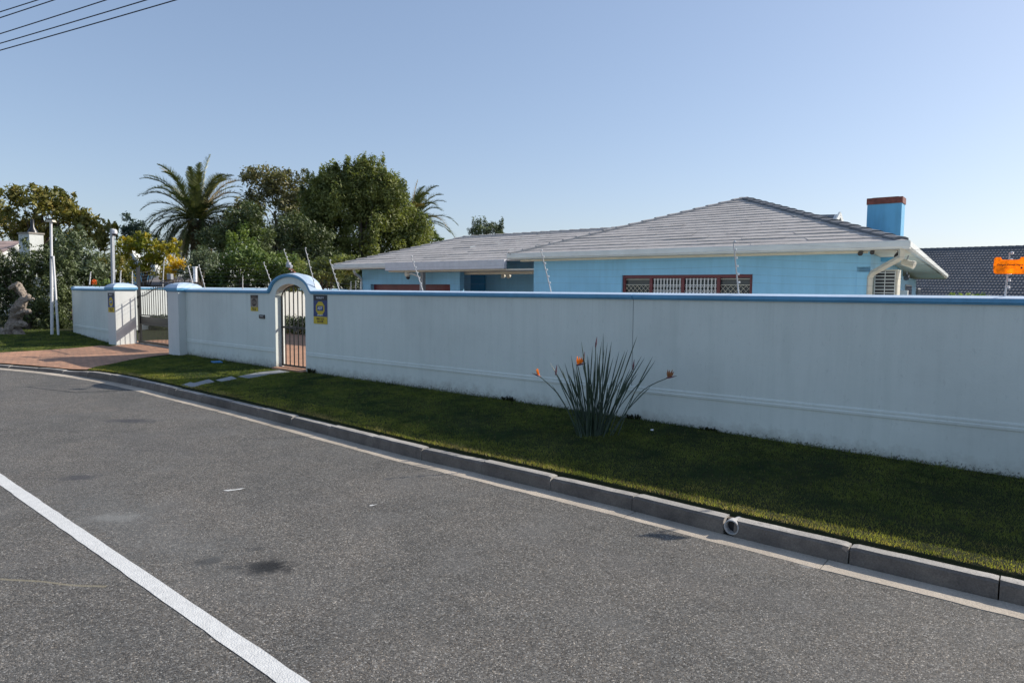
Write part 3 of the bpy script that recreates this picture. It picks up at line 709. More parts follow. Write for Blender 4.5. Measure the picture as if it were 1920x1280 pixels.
MB().box(wp(s, .026, (z0+z1)/2+.01), (w_*.6, .004, (z1-z0)*.3), tuple(wt(s))).build('grille', M['grey'], r_)

# ------------------------------------------------------------------ electric fence posts and wires
WHITEPOST = simple('post_white', (.66, .64, .62), .5, .12, 30.)
def fence_post(base, top, label, nins=6, rad=.0085, group='electric fence posts along the wall'):
    base, top = Vector(base), Vector(top); ax = (top-base).normalized()
    root = empty('fence_post', tuple(base), label, 'fence post', group)
    b = MB(); b.tube([base - ax*.03, top], [rad*1.15, rad*.85], 8); b.build('rod', WHITEPOST, root)
    pts = []
    side = Vector((.8, -.6, 0))
    for k in range(nins):
        p = base + (top-base)*(.24 + .76*k/(nins-1)) ; q = p + side*.022
        b = MB(); b.lathe(q - ax*.014, [(0, 0), (.012, .001), (.016, .008), (.010, .013), (.016, .018), (.012, .025), (0, .026)], 8, tuple(ax)); b.build('insulator', M['insul'], root)
        pts.append(q+side*.02)
    return pts
def wall_post(ub, ut, vt, lab, Hh=None):
    pb = onwall(ub, 546); s = s_of(pb.x); base = wp(s, -TH*.5, 2.17+arch_z(s))
    top = atY(ut, vt, base.y - .10); return fence_post(base, top, lab)
WL = [wall_post(372+5, 372.5, 497, 'fence post just right of the right gate pillar'),
      wall_post(505, 494, 492, 'fence post left of the arch, before the sensor lamp'),
      wall_post(540.5, 532, 468, 'fence post rising behind the sensor lamp on the arch'),
      wall_post(584, 572, 465, 'fence post on the right shoulder of the arch'),
      wall_post(628, 618, 488, 'fence post in front of the trees right of the arch'),
      wall_post(785, 771, 481, 'fence post in front of the red garage door'),
      wall_post(1026, 1014, 469, 'fence post left of the barred window'),
      wall_post(1380, 1375, 453, 'fence post in front of the barred window'),
      wall_post(1885, 1893, 474, 'fence post under the orange warning sign')]
# last point further right, outside the photo
pe = [p + Vector((2.9, -2.2, 0)) for p in WL[-1]]
for k in range(6):
    b = MB(); chain = [w_[k] for w_ in WL]+[pe[k]]
    path = []
    for a, c_ in zip(chain[:-1], chain[1:]):
        L = (c_-a).length
        for t in np.linspace(0, 1, 7)[:-1]: path.append(a.lerp(c_, t) - Vector((0, 0, .006*L*4*t*(1-t))))
    path.append(chain[-1]); b.tube(path, .0009, 4)
    nm = ['lowest', 'second lowest', 'third from the bottom', 'third from the top', 'second highest', 'topmost'][k]
    tag(b.build('fence_wire', M['wire'], loc=path[0]), nm+' wire of the electric fence above the long wall', 'wire', 'strands of the electric fence')
# orange warning sign hanging on the fence wires
pc = atY(1894, 498, 7.15); rt = Vector((.79, -.61, 0)).normalized(); rt = Vector((.93, -.36, 0)).normalized(); up = Vector((0, 0, 1)); nn = rt.cross(up)
oroot = empty('warning_sign', tuple(pc), 'small bright orange warning sign hanging from the fence wires at the far right', 'sign')
out = [(-1, -.85), (-.86, -.98), (.86, -.98), (1, -.8), (1.04, -.2), (1.04, .9), (.98, 1), (.64, 1), (.58, .80), (.52, .70), (-.52, .70), (-.58, .82), (-.62, 1), (-.92, 1), (-1.02, .85), (-1.06, -.3)]
hw, hh = .14, .088
V = [tuple(pc + rt*x*hw + up*y*hh + nn*zz) for zz in (0, .004) for x, y in out]; n = len(out)
b = MB(); b.add(V, [tuple(range(n-1, -1, -1)), tuple(range(n, 2*n))] + [(i, (i+1) % n, n+(i+1) % n, n+i) for i in range(n)]); b.build('plate', M['orange'], oroot)
text_mesh('Danger Gevaar Ingozi', .026, pc+up*.008+nn*.006, rt, up, M['ink'], oroot)
text_mesh('Electric Fence', .018, pc-up*.022+nn*.006, rt, up, simple('orange_lettering', (.5, .12, .02), .6, .05), oroot, bold=False)
bz = MB(); bz.lathe(pc+rt*.098-up*.022+nn*.004, [(0, 0), (.010, .001), (.010, .003), (0, .004)], 10, tuple(nn)); bz.build('emblem', M['brick'], oroot)

# posts of the gate area and inner fence (further back)
def free_post(u0, v0, u1, v1, Y, lab, nins=5, rad=.016): return fence_post(atY(u0, v0, Y), atY(u1, v1, Y-.05), lab, nins, rad, 'electric fence posts around the garden')
fp = [free_post(168, 532, 170, 510, 24.2, 'short fence post on the left wall near an orange flower', 4, .02),
      free_post(225, 536, 226.5, 508, 22.3, 'short fence post behind the left gate pillar', 4, .02),
      free_post(248, 536, 248, 509, 27., 'fence post between the left pillar and the gate post', 5, .02),
      free_post(305, 536, 307.5, 489, 29., 'tall fence post in front of the yellow shrub', 6, .02),
      free_post(361, 530, 352.5, 499, 19.35, 'leaning fence post on the right gate pillar', 6, .014),
      free_post(455, 545, 455, 518, 26., 'short fence post in the garden left of the arch', 4, .016),
      free_post(658, 545, 658, 528, 25., 'left one of two short posts beside the garage', 4, .016),
      free_post(667, 545, 667, 526.5, 25., 'right one of two short posts beside the garage', 4, .016)]
b = MB(); c = atY(366, 515, 19.2); b.box(c, (.09, .06, .40), tuple(rt)); b.box(c+Vector((0, 0, .21)), (.13, .09, .03), tuple(rt))
tag(b.build('energizer_post', M['white'], loc=c-Vector((0, 0, .2))), 'thick white post between the leaning fence posts on the right pillar', 'post')
for k in range(4):
    b = MB(); b.tube([fp[2][k], fp[3][k], WL[0][k]+Vector((-.3, .3, 0))], .003, 4)
    tag(b.build('fence_wire', M['wire'], loc=fp[2][k]), ['lowest', 'second', 'third', 'top'][k]+' thin wire of the fence behind the driveway gate', 'wire', 'strands of the garden fence')

# sensor lamp on the arch
c = atY(541, 499, 14.95); ar = empty('sensor_lamp', tuple(wp(SM, -.1, 2.57)), 'grey sensor lamp leaning on top of the blue arch', 'lamp')
b = MB(); b.tube([wp(SM, -.1, 2.56), wp(SM, -.1, 2.62), c-Vector((0, 0, .06))], .014, 6); b.box(wp(SM, -.1, 2.575), (.09, .07, .03), tuple(rt)); b.build('bracket', M['brick'], ar)
b = MB(); b.box(c+Vector((0, 0, .03)), (.07, .09, .12), (.9, -.3, -.2), (.2, 0, 1)); b.box(c+Vector((.04, -.03, -.0)), (.10, .08, .07), (.8, -.5, -.3), (.3, 0, 1)); b.build('housing', simple('lamp_grey', (.42, .43, .46), .5, .08), ar, bevel=.012)
c = atY(319, 519, 19.3)
sb = empty('control_box', tuple(c-Vector((0, 0, .12))), 'small grey control box with cables on the right gate pillar', 'box')
MB().box(c, (.15, .10, .16), tuple(rt)).build('housing', M['grey'], sb, bevel=.01)
b = MB()
for k in range(7): 
    a0 = c+Vector((rnd.uniform(-.1, .1), rnd.uniform(-.05, .05), -.08)); b.tube([a0, a0+Vector((rnd.uniform(-.25, .0), rnd.uniform(-.1, .1), -.06)), a0+Vector((rnd.uniform(-.3, .1), -.1, -.13))], .006, 5)
b.build('cables', M['cable'], sb)

# camera pole on left pillar
pb = Vector((plc.x-.12, plc.y-.02, 2.33)); pt_ = atY(211.5, 432, pb.y)
cr_ = empty('camera_pole', tuple(pb), 'tall grey steel pole on the left pillar with a white dome camera', 'camera pole')
pb2 = atY(211, 531, pb.y)
b = MB(); mid = (pb2+pt_)/2; b.box((pt_+pb2)/2, (.085, .085, (pt_-pb2).length+.1), tuple(rt), tuple((pt_-pb2).normalized())); b.build('pole', M['steel'], cr_)
b = MB(); b.lathe(pt_+Vector((.09, -.06, -.12)), [(.0, 0), (.075, .01), (.08, .06), (.07, .12), (.03, .15), (0, .152)], 14); b.box(pt_+Vector((.03, -.02, .0)), (.14, .09, .07), (.8, -.6, 0)); b.build('camera_body', M['wht'], cr_, smooth=True)
b = MB(); b.lathe(pt_+Vector((.09, -.06, -.185)), [(0, 0), (.04, .012), (.062, .045), (.064, .07), (0, .071)], 14); b.build('dome', M['dark'], cr_, smooth=True)

# white pole with brace and a small box on top
wb = lift(97.5, 627, .5); wtp = atY(95.5, 416, wb.y); wr = empty('white_pole', tuple(wb), 'tall white pole with a leaning brace and a tiny flat box on top', 'pole')
b = MB(); b.tube([wb, atY(96.5, 480, wb.y)], .05, 12); b.build('lower_pole', M['white'], wr, smooth=True)
b = MB(); b.tube([atY(96.5, 482, wb.y), wtp], .042, 12); b.build('upper_pole', M['white'], wr, smooth=True)
b = MB(); b.tube([lift(109.5, 628, .5), atY(99.5, 480, wb.y-.08)], .038, 12); b.build('brace', M['white'], wr, smooth=True)
b = MB(); b.box(wtp+Vector((0, 0, .03)), (.22, .18, .06)); b.box(wtp+Vector((0, 0, .0)), (.26, .2, .02)); b.build('top_box', M['cream'], wr)
b = MB(); b.lathe(atY(98, 482, wb.y)-Vector((0, 0, .03)), [(.0, 0), (.075, .001), (.075, .06), (0, .061)], 12); b.build('clamp', M['grey'], wr)

# ------------------------------------------------------------------ gnarled driftwood trunk
def smooth_path(P, n):
    P = [Vector(p) for p in P]; o_ = []
    for i in range(len(P)-1):
        p0 = P[max(i-1, 0)]; p1 = P[i]; p2 = P[i+1]; p3 = P[min(i+2, len(P)-1)]
        for t in np.linspace(0, 1, n, endpoint=False):
            o_.append(.5*((2*p1)+(-p0+p2)*t+(2*p0-5*p1+4*p2-p3)*t*t+(-p0+3*p1-3*p2+p3)*t**3))
    return o_+[P[-1]]
YS = 24.6
def branch(b, pts, n=12, rough=.3, seed=0):
    r0 = random.Random(seed); P = smooth_path([atY(u, v, YS+dy) for u, v, dy, _ in pts], 6); rr = .74*np.interp(np.arange(len(P)), np.arange(len(pts))*6, [q[3] for q in pts])
    rings = []
    ph = [r0.uniform(0, 6.3) for _ in range(4)]
    for i, p in enumerate(P):
        t = (P[min(i+1, len(P)-1)]-P[max(i-1, 0)]).normalized(); a = t.orthogonal().normalized() if abs(t.y) > .9 else t.cross(Vector((0, 1, 0))).normalized(); c_ = t.cross(a)
        rings.append([p + (a*math.cos(x)+c_*math.sin(x))*rr[i]*(1+rough*.45*math.sin(3*x+ph[0]+i*.22)+rough*.35*math.sin(5*x+ph[1]-i*.3)+r0.uniform(-.06, .06)) for x in [2*math.pi*k/n for k in range(n)]])
    b.loft(rings)
b = MB()
branch(b, [(20, 630, 0, .30), (24, 612, 0, .34), (29, 595, .05, .26), (34, 580, 0, .30), (42, 567, -.05, .22), (44, 555, 0, .16), (38, 543, 0, .17), (32, 535, 0, .15), (18, 541, 0, .10)], 14, .35, 1)
branch(b, [(40, 574, 0, .16), (50, 560, -.1, .11), (56, 552, -.1, .08)], 10, .3, 2)
branch(b, [(43, 566, 0, .10), (55, 561, -.15, .07), (65, 560.5, -.2, .035)], 8, .3, 3)
branch(b, [(30, 590, 0, .22), (45, 584, -.1, .16), (58, 585, -.2, .08)], 10, .4, 4)
branch(b, [(26, 610, 0, .26), (40, 607, -.15, .17), (50, 609, -.2, .09)], 10, .4, 5)
branch(b, [(12, 632, 0, .22), (0, 622, .1, .24), (-14, 626, .1, .2)], 10, .4, 6)
branch(b, [(28, 618, .0, .28), (38, 627, -.1, .2), (46, 631, -.2, .10)], 10, .4, 7)
dw = b.build('tree_stump', M['drift'], loc=atY(22, 632, YS), smooth=False)
dm = dw.modifiers.new('s', 'SUBSURF'); dm.levels = 1; dm.render_levels = 2
tx = bpy.data.textures.new('c', 'CLOUDS'); tx.noise_scale = .09; tx.noise_depth = 3
dd = dw.modifiers.new('d', 'DISPLACE'); dd.texture = tx; dd.strength = .09; dd.mid_level = .5; dd.texture_coords = 'LOCAL'
tag(dw, 'gnarled pale dead tree trunk with knobs standing on the lawn', 'tree stump')

# ------------------------------------------------------------------ small things on the verge
def slab(poly, name, mat, lab, cat, grp, dz=.02):
    x = sum(p[0] for p in poly)/len(poly); y = sum(p[1] for p in poly)/len(poly)
    b = MB(); b.prism(poly, lambda p: lz(*p)-.03, lambda p: lz(*p)+dz)
    return tag(b.build(name, mat, loc=(x, y, lz(x, y)), bevel=.004), lab, cat, grp)
STONES = []
for i, (quad, lab) in enumerate((([(340, 722), (361, 727), (378, 721.5), (357, 717)], 'sunlit paving slab touching the kerb'), ([(362, 719), (372, 722.5), (403, 716.5), (392, 711.5)], 'long paving slab in shade, second from the kerb'),
        ([(404, 713), (415, 716), (445, 710.5), (434, 706)], 'paving slab in shade in the middle of the path'), ([(445, 706.5), (466, 710), (500, 704), (478, 700)], 'paving slab third from the arched gate'),
        ([(478, 699.5), (498, 703.5), (543, 697.5), (524, 694.5)], 'paving slab right at the arched gate'))):
    P = [lift(u, v) for u, v in quad]; poly = [(p.x, p.y) for p in P]; STONES.append(poly); slab(poly, 'paving_slab', M['stone'], lab, 'paving slab', 'slabs of the path to the arched gate', .012)
P = [lift(u, v) for u, v in ((395, 679), (399, 681), (418, 680.5), (413, 678))]; mp_ = [(p.x, p.y) for p in P]
slab(mp_, 'meter_cover', M['lblue'], 'small blue meter cover lying in the shaded grass', 'cover', None, .03)
# drain pipe in the kerb
k = drain_i; dp = s_path = resample(KP, .05)[0]; T = np.gradient(dp, axis=0); T /= np.hypot(*T.T)[:, None]; Nn = np.stack([T[:, 1], -T[:, 0]], 1)*KS
pc = Vector((*dp[k], float(road_z(dp[k][0]))+.085)) - Vector((*T[k], 0))*.03; nn = Vector((*Nn[k], 0))
droot = empty('drain_pipe', tuple(pc-Vector((0, 0, .08))), 'round grey drain pipe mouth set between two kerb stones', 'drain pipe')
b = MB(); R0, R1 = .068, .054; nseg = 24; a_ = Vector((*T[k], 0)); rings = []
for rr, dep in ((R1-.004, .22), (R1, -.0), (R1+.006, -.012), (R0, -.008), (R0, .07)): rings.append([pc + nn*dep + (a_*math.cos(2*math.pi*j/nseg)+Vector((0, 0, 1))*math.sin(2*math.pi*j/nseg))*rr for j in range(nseg)])
b.loft(rings, caps=False); b.build('pipe', M['clay'], droot, smooth=True)
b = MB(); b.lathe(pc+nn*.05, [(0, 0), (R1, .001), (R1, .01), (0, .011)], 20, tuple(nn)); b.build('dark_hole_disc', M['dark'], droot)  # dark disc stands in for the shade inside the pipe mouth
MB().box(Vector((*dp[k], float(road_z(dp[k][0]))+.05))+nn*.12 - a_*.03, (.2, .06, .16), tuple(a_)).build('mortar', M['bark'], droot)
p = lift(1222, 810.5); b = MB(); b.add([(p.x-.02, p.y, p.z+.035), (p.x+.02, p.y-.01, p.z+.03), (p.x+.025, p.y+.02, p.z+.045), (p.x-.01, p.y+.025, p.z+.04)], [(0, 1, 2, 3)]); b.add([(p.x-.02, p.y, p.z+.03), (p.x+.02, p.y-.01, p.z+.025), (p.x+.025, p.y+.02, p.z+.04), (p.x-.01, p.y+.025, p.z+.035)], [(3, 2, 1, 0)])
tag(b.build('paper_scrap', M['wht'], loc=p), 'tiny white scrap of paper in the grass right of the reed plant', 'litter')

# ------------------------------------------------------------------ grass blades
def grass():
    n = 800000
    x = rng.uniform(-24, 7.5, n); 
    kx = KP[::-1, 0]; ky = np.interp(x, kx, KP[::-1, 1]); wx = WP[::-1, 0]; wyy = np.interp(x, wx, WP[::-1, 1])
    y = ky + rng.uniform(0, 1, n)*(wyy-ky)
    P = np.column_stack([x, y]); dist = np.hypot(x, y)
    keep = rng.uniform(0, 1, n) < np.clip((9./dist)**.9, .0, 1)
    # view cone
    keep &= (np.abs(x/np.maximum(y, .5)) < .80+.1)
    P = P[keep]; dk, _, _ = polydist(P, KP); dw, _, sw = polydist(P, WP)
    k = (dk > .20) & (dw > .015) & (sw > 0) & ~inpoly(P, DRIVE)
    for s_ in STONES+[mp_]: k &= ~inpoly(P, s_)
    P = P[k]; dk = dk[k]; dw = dw[k]; n = len(P); z = land_z(P) - .006
    dist = np.hypot(P[:, 0], P[:, 1])
    h = rng.uniform(.014, .034, n)*(1+.25*np.sin(P[:, 0]*3.1)*np.sin(P[:, 1]*2.7)); edge = np.clip(1-(dk-.18)/.12, 0, 1); h *= (1+.35*edge)
    h *= np.where(dw < .06, rng.uniform(.8, 2.2, n), 1); h *= np.where(rng.uniform(0, 1, n) < .03, rng.uniform(1.3, 2.1, n), 1)
    wd = np.clip(.0022*(dist/7)**1.35, .002, .016)*rng.uniform(.8, 1.5, n)
    a = rng.uniform(0, 2*np.pi, n); lean = rng.uniform(.1, .9, n)*h; la = rng.uniform(0, 2*np.pi, n)
    # blades at the edge hang over the kerb
    B0 = np.column_stack([P, z]); dx = np.column_stack([np.cos(a), np.sin(a), np.zeros(n)])*wd[:, None]
    tip = B0 + np.column_stack([np.cos(la)*lean, np.sin(la)*lean, h])
    dry = (rng.uniform(0, 1, n) < np.clip(1.1-(dk-.18)/.22, 0, .75)*(.5+.5*np.sin(P[:, 0]*1.7)*np.sin(P[:, 0]*4.1+1))) | (rng.uniform(0, 1, n) < .012)
    edge_ = ~dry & (rng.uniform(0, 1, n) < np.clip((.85-dk)/.35, 0, .9))  # edge blades: yellower kerbside growth, colour brightened to stand for the sunlit strip
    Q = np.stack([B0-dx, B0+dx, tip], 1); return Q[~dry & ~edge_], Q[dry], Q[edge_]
gm = foliage_mat('grass_blades', (.062, .096, .050), (.205, .225, .072), (.30, .28, .12), .05, 1.6, .62, .7)
gq, gdry, gedge = grass(); e_ = quads_mesh('sunlit_edge_grass', gedge, foliage_mat('sunlit_edge_blades', (.13, .15, .04), (.36, .35, .085), (.46, .36, .14), .15, 2.2, .55, .7)); tag(e_, 'yellow green kerb grass, blades coloured brighter to imitate the sunlit strip', 'grass', kind='stuff'); g = quads_mesh('lawn_grass', gq, gm); tag(g, 'short mown verge grass between kerb and wall', 'grass', kind='stuff')
g = quads_mesh('dry_grass', gdry, foliage_mat('dry_grass_blades', (.22, .16, .07), (.48, .37, .19), None, 0, 2.5, .4, .8)); tag(g, 'straw coloured dry grass along the kerb edge and sprinkled in the verge', 'grass', kind='stuff')

# small weeds at the wall foot
def weed(s, h, seed, lab):
    r0 = random.Random(seed); c = wp(s, .03, 0); c.z = lz(c.x, c.y); Q = []
    for _ in range(60):
        a = r0.uniform(0, 6.28); l = h*r0.uniform(.3, 1); d = Vector((math.cos(a)*.6, math.sin(a)*.6, 1)).normalized(); w_ = Vector((-math.sin(a), math.cos(a), 0))*.006
        o_ = c + wt(s)*r0.uniform(-.12, .12); Q.append([o_-w_, o_+w_, o_+d*l+w_*1.5, o_+d*l*1.1-w_])
    tag(quads_mesh('weed', np.array([[tuple(v) for v in q] for q in Q]), foliage_mat('weed_leaf', (.02, .025, .012), (.05, .05, .02)), loc=c), lab, 'weed', 'weeds along the wall foot')
weed(s_of(onwall(955, 740).x), .10, 1, 'brown weed at the wall foot left of the reed plant')
weed(s_of(onwall(1190, 780).x), .09, 2, 'weed clump right behind the reed plant at the wall')
weed(s_of(onwall(1330, 800).x), .05, 3, 'low weed far right of the reed plant at the wall')
weed(s_of(onwall(586, 700).x), .12, 4, 'weed beside the right jamb of the arched gate')

# ------------------------------------------------------------------ crane-flower reed plant
sb_ = lift(1113, 815); sroot = empty('reed_plant', tuple(sb_), 'clump of grey green pointed reeds with orange crane flowers before the wall', 'plant')
leafm = simple('reed_leaf', (.060, .095, .055), .5, .25, 12., col2=(.026, .045, .03)); spathe = simple('spathe', (.16, .05, .06), .5, .2, 20.)
petal = foliage_mat('orange_petal', (.9, .36, .03), (1., .46, .05), None, 0, 8, .55, .5); petal2 = simple('faded_petal', (.35, .14, .05), .6, .15, 30.)
Ysb = sb_.y
tips = [(1046,682),(1054,693),(1071,666),(1090,640),(1090,672),(1101,665),(1111,648),(1120,662),(1124,672),(1131,624),(1133,655),(1139,642),(1145,656),(1150,669),(1161,658),(1172,657),(1177,655),(1195,629),(1203,667),(1209,670),(1224,668),(1229,675),(1035,722),(1063,715),(1208,707),(1222,722),(1098,690),(1106,700),(1116,690),(1126,700),(1141,690),(1152,700),(1161,690),(1170,700),(1182,690),(1191,690),(1084,700),(1076,690),(1059,680),(1066,700),(1140,720),(1120,720),(1100,720),(1160,715),(1080,715),(1175,715),(1185,712),(1196,700),(1128,640),(1115,675),(1147,640),(1108,730),(1133,735),(1150,728),(1093,735),(1167,735)]
r0 = random.Random(3)
for (u, v) in tips + [(1113+r0.gauss(0, 34), 690+r0.uniform(-22, 50)) for _ in range(34)]:
    tip = atY(u, v, Ysb + r0.uniform(-.35, .35)); off = Vector(((tip.x-sb_.x)*.28+r0.uniform(-.09, .09), r0.uniform(-.13, .13), -.02)); base = sb_+off
    mid = base.lerp(tip, .5) + Vector((-(tip.x-base.x)*.04, 0, .03)); P = smooth_path([base, mid, tip], 5)
    rr = list(np.interp(np.linspace(0, 1, len(P)), [0, .55, .72, .84, 1], [.0065, .0055, .0085, .006, .0008]))
    b = MB(); b.tube(P, rr, 5); b.build('leaf', leafm, sroot, smooth=True)
def flower(u, v, sway, kind):
    hd = atY(u, v, Ysb-.05); base = sb_+Vector(((hd.x-sb_.x)*.25, -.05, 0)); mid = base.lerp(hd, .55)+Vector((-(hd.x-base.x)*.06, 0, .02+sway))
    b = MB(); b.tube(smooth_path([base, mid, hd], 7), .006, 6); b.build('stem', leafm, sroot)
    fr = empty('flower', (0, 0, 0), None, None); fr.parent = sroot; fr.location = hd - sb_
    d = Vector((1 if u > 1030 else -.6, -.2, .25)).normalized() if kind != 'bud' else Vector((.12, 0, 1)).normalized()
    b = MB(); b.tube([hd-d*.02, hd+d*.03, hd+d*.12], [.008, .013, .002], 6); b.build('spathe', spathe, fr)
    if kind == 'bud': return
    n = 4
    for k in range(n):
        pd = (Vector((d.x*.3+(k-1.5)*.22, r0.uniform(-.2, .2), 1))).normalized(); b = MB(); L = r0.uniform(.08, .13)
        b.tube([hd+d*.01*k, hd+d*.01*k+pd*L*.5, hd+d*.01*k+pd*L], [.004, .016, .001], 5); b.build('petal', petal if kind == 'open' else petal2, fr)
flower(1012, 705, .05, 'open'); flower(1083, 684, 0, 'open'); flower(1252, 708, .12, 'old'); flower(1117, 648, 0, 'bud'); flower(1187, 690, 0, 'bud'); flower(1042, 700, 0, 'bud'); flower(1094, 676, 0, 'bud')

# ------------------------------------------------------------------ the blue house
RC = Vector((7.15, 12.5, 0)); a2 = Vector((-7.25, 5.6, 0)).normalized(); b2 = Vector((5.6, 7.25, 0)).normalized()
ZT = 3.16; ZB = 3.02
def hp(s, t, z=0.): return RC + a2*s + b2*t + Vector((0, 0, z))
LM = 9.16
house = empty('house', tuple(hp(5, 5, .4)), 'single storey blue house with grey tiled hip roof and red framed windows', 'house')
def plane_courses(b, e0, e1, apexL, apexR, n, r0, tilew=.9):
    """eave line e0->e1, top line apexL->apexR; stepped tile courses"""
    e0, e1, aL, aR = map(Vector, (e0, e1, apexL, apexR))
    nrm = (e1-e0).cross(aL-e0).normalized()
    if nrm.z < 0: nrm = -nrm
    for k in range(n):
        t0, t1 = k/n, min(1, (k+1)/n)
        L0, R0_ = e0.lerp(aL, t0), e1.lerp(aR, t0); L1, R1_ = e0.lerp(aL, t1), e1.lerp(aR, t1)
        if k == 0: L0 -= (aL-e0).normalized()*.03; R0_ -= (aR-e1).normalized()*.03
        wid = (R0_-L0).length; m_ = max(1, int(wid/tilew)); cuts = [0]+sorted((q+.5*(k % 2)+r0.uniform(-.08, .08))/m_ for q in range(1, m_))+[1]
        cuts = [min(1, max(0, c_)) for c_ in cuts]
        for c0, c1 in zip(cuts[:-1], cuts[1:]):
            if c1-c0 < 1e-3: continue
            h = r0.uniform(.011, .020) if r0.random() < .85 else r0.uniform(.02, .028); h1 = .002
            P = [L0.lerp(R0_, c0), L0.lerp(R0_, c1), L1.lerp(R1_, c1), L1.lerp(R1_, c0)]
            hb = h*r0.uniform(.75, 1.2)
            V = [P[0]+nrm*h, P[1]+nrm*hb, P[2]+nrm*h1, P[3]+nrm*h1, P[0]-nrm*.02, P[1]-nrm*.02]
            b.add([tuple(v) for v in V], [(0, 1, 2, 3), (4, 5, 1, 0)])
def ridge_caps(b, p0, p1, r0, ln=.36, w_=.13, dark=False):
    p0, p1 = Vector(p0), Vector(p1); d = p1-p0; L = d.length; d.normalize(); side = d.cross(Vector((0, 0, 1))).normalized(); up = side.cross(d)
    n = int(L/ln)
    for i in range(n):
        a = p0+d*(i*L/n); c_ = p0+d*((i+1.12)*L/n); h0 = .035; h1 = .025
        ring = lambda q, h: [tuple(q+side*x+up*z) for x, z in ((-w_, -.03), (-w_*.95, h*.55), (-w_*.45, h), (w_*.45, h), (w_*.95, h*.55), (w_, -.03))]
        b.loft([ring(a, h0+.02), ring(c_, h1)])
rr0 = random.Random(5)
EL, ER = hp(LM, 0, ZT), hp(0, 0, ZT); AP = hp(4.58, 4.62, 4.78)
NT = 19
b = MB(); plane_courses(b, EL, ER, AP, AP, NT, rr0)
# side planes of the front hip
BK = hp(4.58, 13, 4.78)
SE = Vector((16.47, 26.0, 2.93))
plane_courses(b, hp(LM, 14, ZT), EL, BK, AP, NT, rr0, 1.2)
plane_courses(b, ER, Vector((SE.x-.05, SE.y, SE.z-.02)), AP, BK, NT, rr0, 1.2)
b.build('roof', M['tile'], house)
# rear wing ridge roof
LC = Vector((-6.85, 26.4, 3.13)); LCR = Vector((-.15, 21.25, 3.15)); RL = Vector((-1.9, 27.0, 4.28)); RR = RL + Vector((.79, -.61, 0))*9.5
RR.z = 4.30
e1 = LC + (LCR-LC).normalized()*14.5; e1.z = 3.15
b = MB(); plane_courses(b, LC, e1, RL, RR, 12, rr0)
bkL = LC + Vector((.61, .79, 0))*7
plane_courses(b, bkL, LC, RL, RL, 12, rr0, 1.2)
b.build('wing_roof', M['tile'], house)
for _a in ((EL, AP, rr0), (LC, RL, rr0, .4), (RL, RR, rr0, .4, .12)):
    b = MB(); ridge_caps(b, *_a); b.build('ridge_tiles', M['tile'], house)
b = MB(); ridge_caps(b, ER+(AP-ER).normalized()*.15, AP+(AP-ER)*.0, rr0, .36, .15); b.build('hip_tiles', M['tile_dk'], house)
b = MB(); b.add([tuple(v) for v in (hp(LM, 0, ZT-.02), hp(0, 0, ZT-.02), hp(4.58, 4.62, 4.70), hp(LM, 14, ZT-.02), SE-Vector((0, 0, .1)), hp(4.58, 13, 4.70))], [(0, 1, 2), (3, 0, 2, 5), (1, 4, 5, 2)]); b.build('underlay', M['dark'], house)
# rear small gable roof seen over the right hip
g0, g1 = atY(1504, 403.5, 24), atY(1572, 402, 21.5); d_ = Vector((0, 0, -1.1)); fw = -b2*1.9
b = MB(); plane_courses(b, g0+d_+fw, g1+d_+fw, g0, g1, 8, rr0, 1.); b.build('rear_roof', M['tile_dk'], house)
b = MB(); b.add([tuple(v) for v in (g1+d_+fw, g1, g1+d_-fw, g1+a2*.1+d_+fw, g1+a2*.1, g1+a2*.1+d_-fw)], [(0, 2, 1), (0, 1, 4, 3), (1, 2, 5, 4)])
n_ = -a2
for q in (1, -1): b.box((g1+g1+d_+fw*q)/2+n_*.04+Vector((0, 0, .0)), ((d_+fw*q).length, .05, .16), tuple(-(d_+fw*q).normalized()), (0, 0, 1))
b.build('rear_gable', M['gutter'], house)
# gutters (box) with fascia and soffit
def gutter(b, p, q, h=.14, dpt=.11, inn=None):
    p, q = Vector(p), Vector(q); d = (q-p); L = d.length; d.normalize(); inn = Vector(inn)
    prof = [(0, 0), (0, -h*.10), (-.012, -h*.12), (-.012, -h*.75), (.015, -h), (dpt, -h), (dpt, 0), (dpt-.01, -.012), (.01, -.012)]
    b.loft([[tuple(pt + inn*o_ + Vector((0, 0, z))) for o_, z in prof] for pt in (p, q)])
b = MB(); gutter(b, hp(LM+.02, -.06, ZT+.01), hp(-.06, -.06, ZT+.01), .15, .11, b2)
b.build('gutter', M['gutter'], house)
b = MB(); sd = (SE-ER).normalized(); inn = Vector((-sd.y, sd.x, 0)); gutter(b, hp(-.06, -.06, ZT+.008), SE+Vector((.03, 0, .03)), .15, .11, inn); b.build('gutter', M['gutter'], house)
b = MB(); gutter(b, hp(LM+.02, 0, ZT+.01), hp(LM+.02, 3.2, ZT+.01), .14, .11, -a2); b.build('gutter', M['gutter'], house)
# soffits
zs = ZT-.14; b = MB()
cA = hp(.66, .5); cB = Vector((14.9, 25.3, 0))    # side wall line
b.add([tuple(v) for v in (hp(LM, .04, zs), hp(.03, .04, zs), hp(.03, .9, zs), hp(LM, .9, zs))], [(0, 1, 2, 3)])
b.add([(*hp(.03, .04)[:2], zs-.004), (SE.x, SE.y, SE.z-.16), (SE.x-1.6, SE.y+.3, SE.z-.16), (*hp(1.5, .6)[:2], zs-.004)], [(0, 1, 2, 3)])
b.add([tuple(v) for v in (hp(LM, .04, zs-.002), hp(LM, 3.5, zs-.002), hp(LM-1.2, 3.5, zs-.002), hp(LM-1.2, .04, zs-.002))], [(0, 1, 2, 3)])
b.build('soffit', M['soffit'], house)
b = MB(); b.box(hp(LM/2+.3, .40, zs-.02), (LM-.8, .06, .05), tuple(a2)); b.build('cornice_strip', M['soffit'], house)
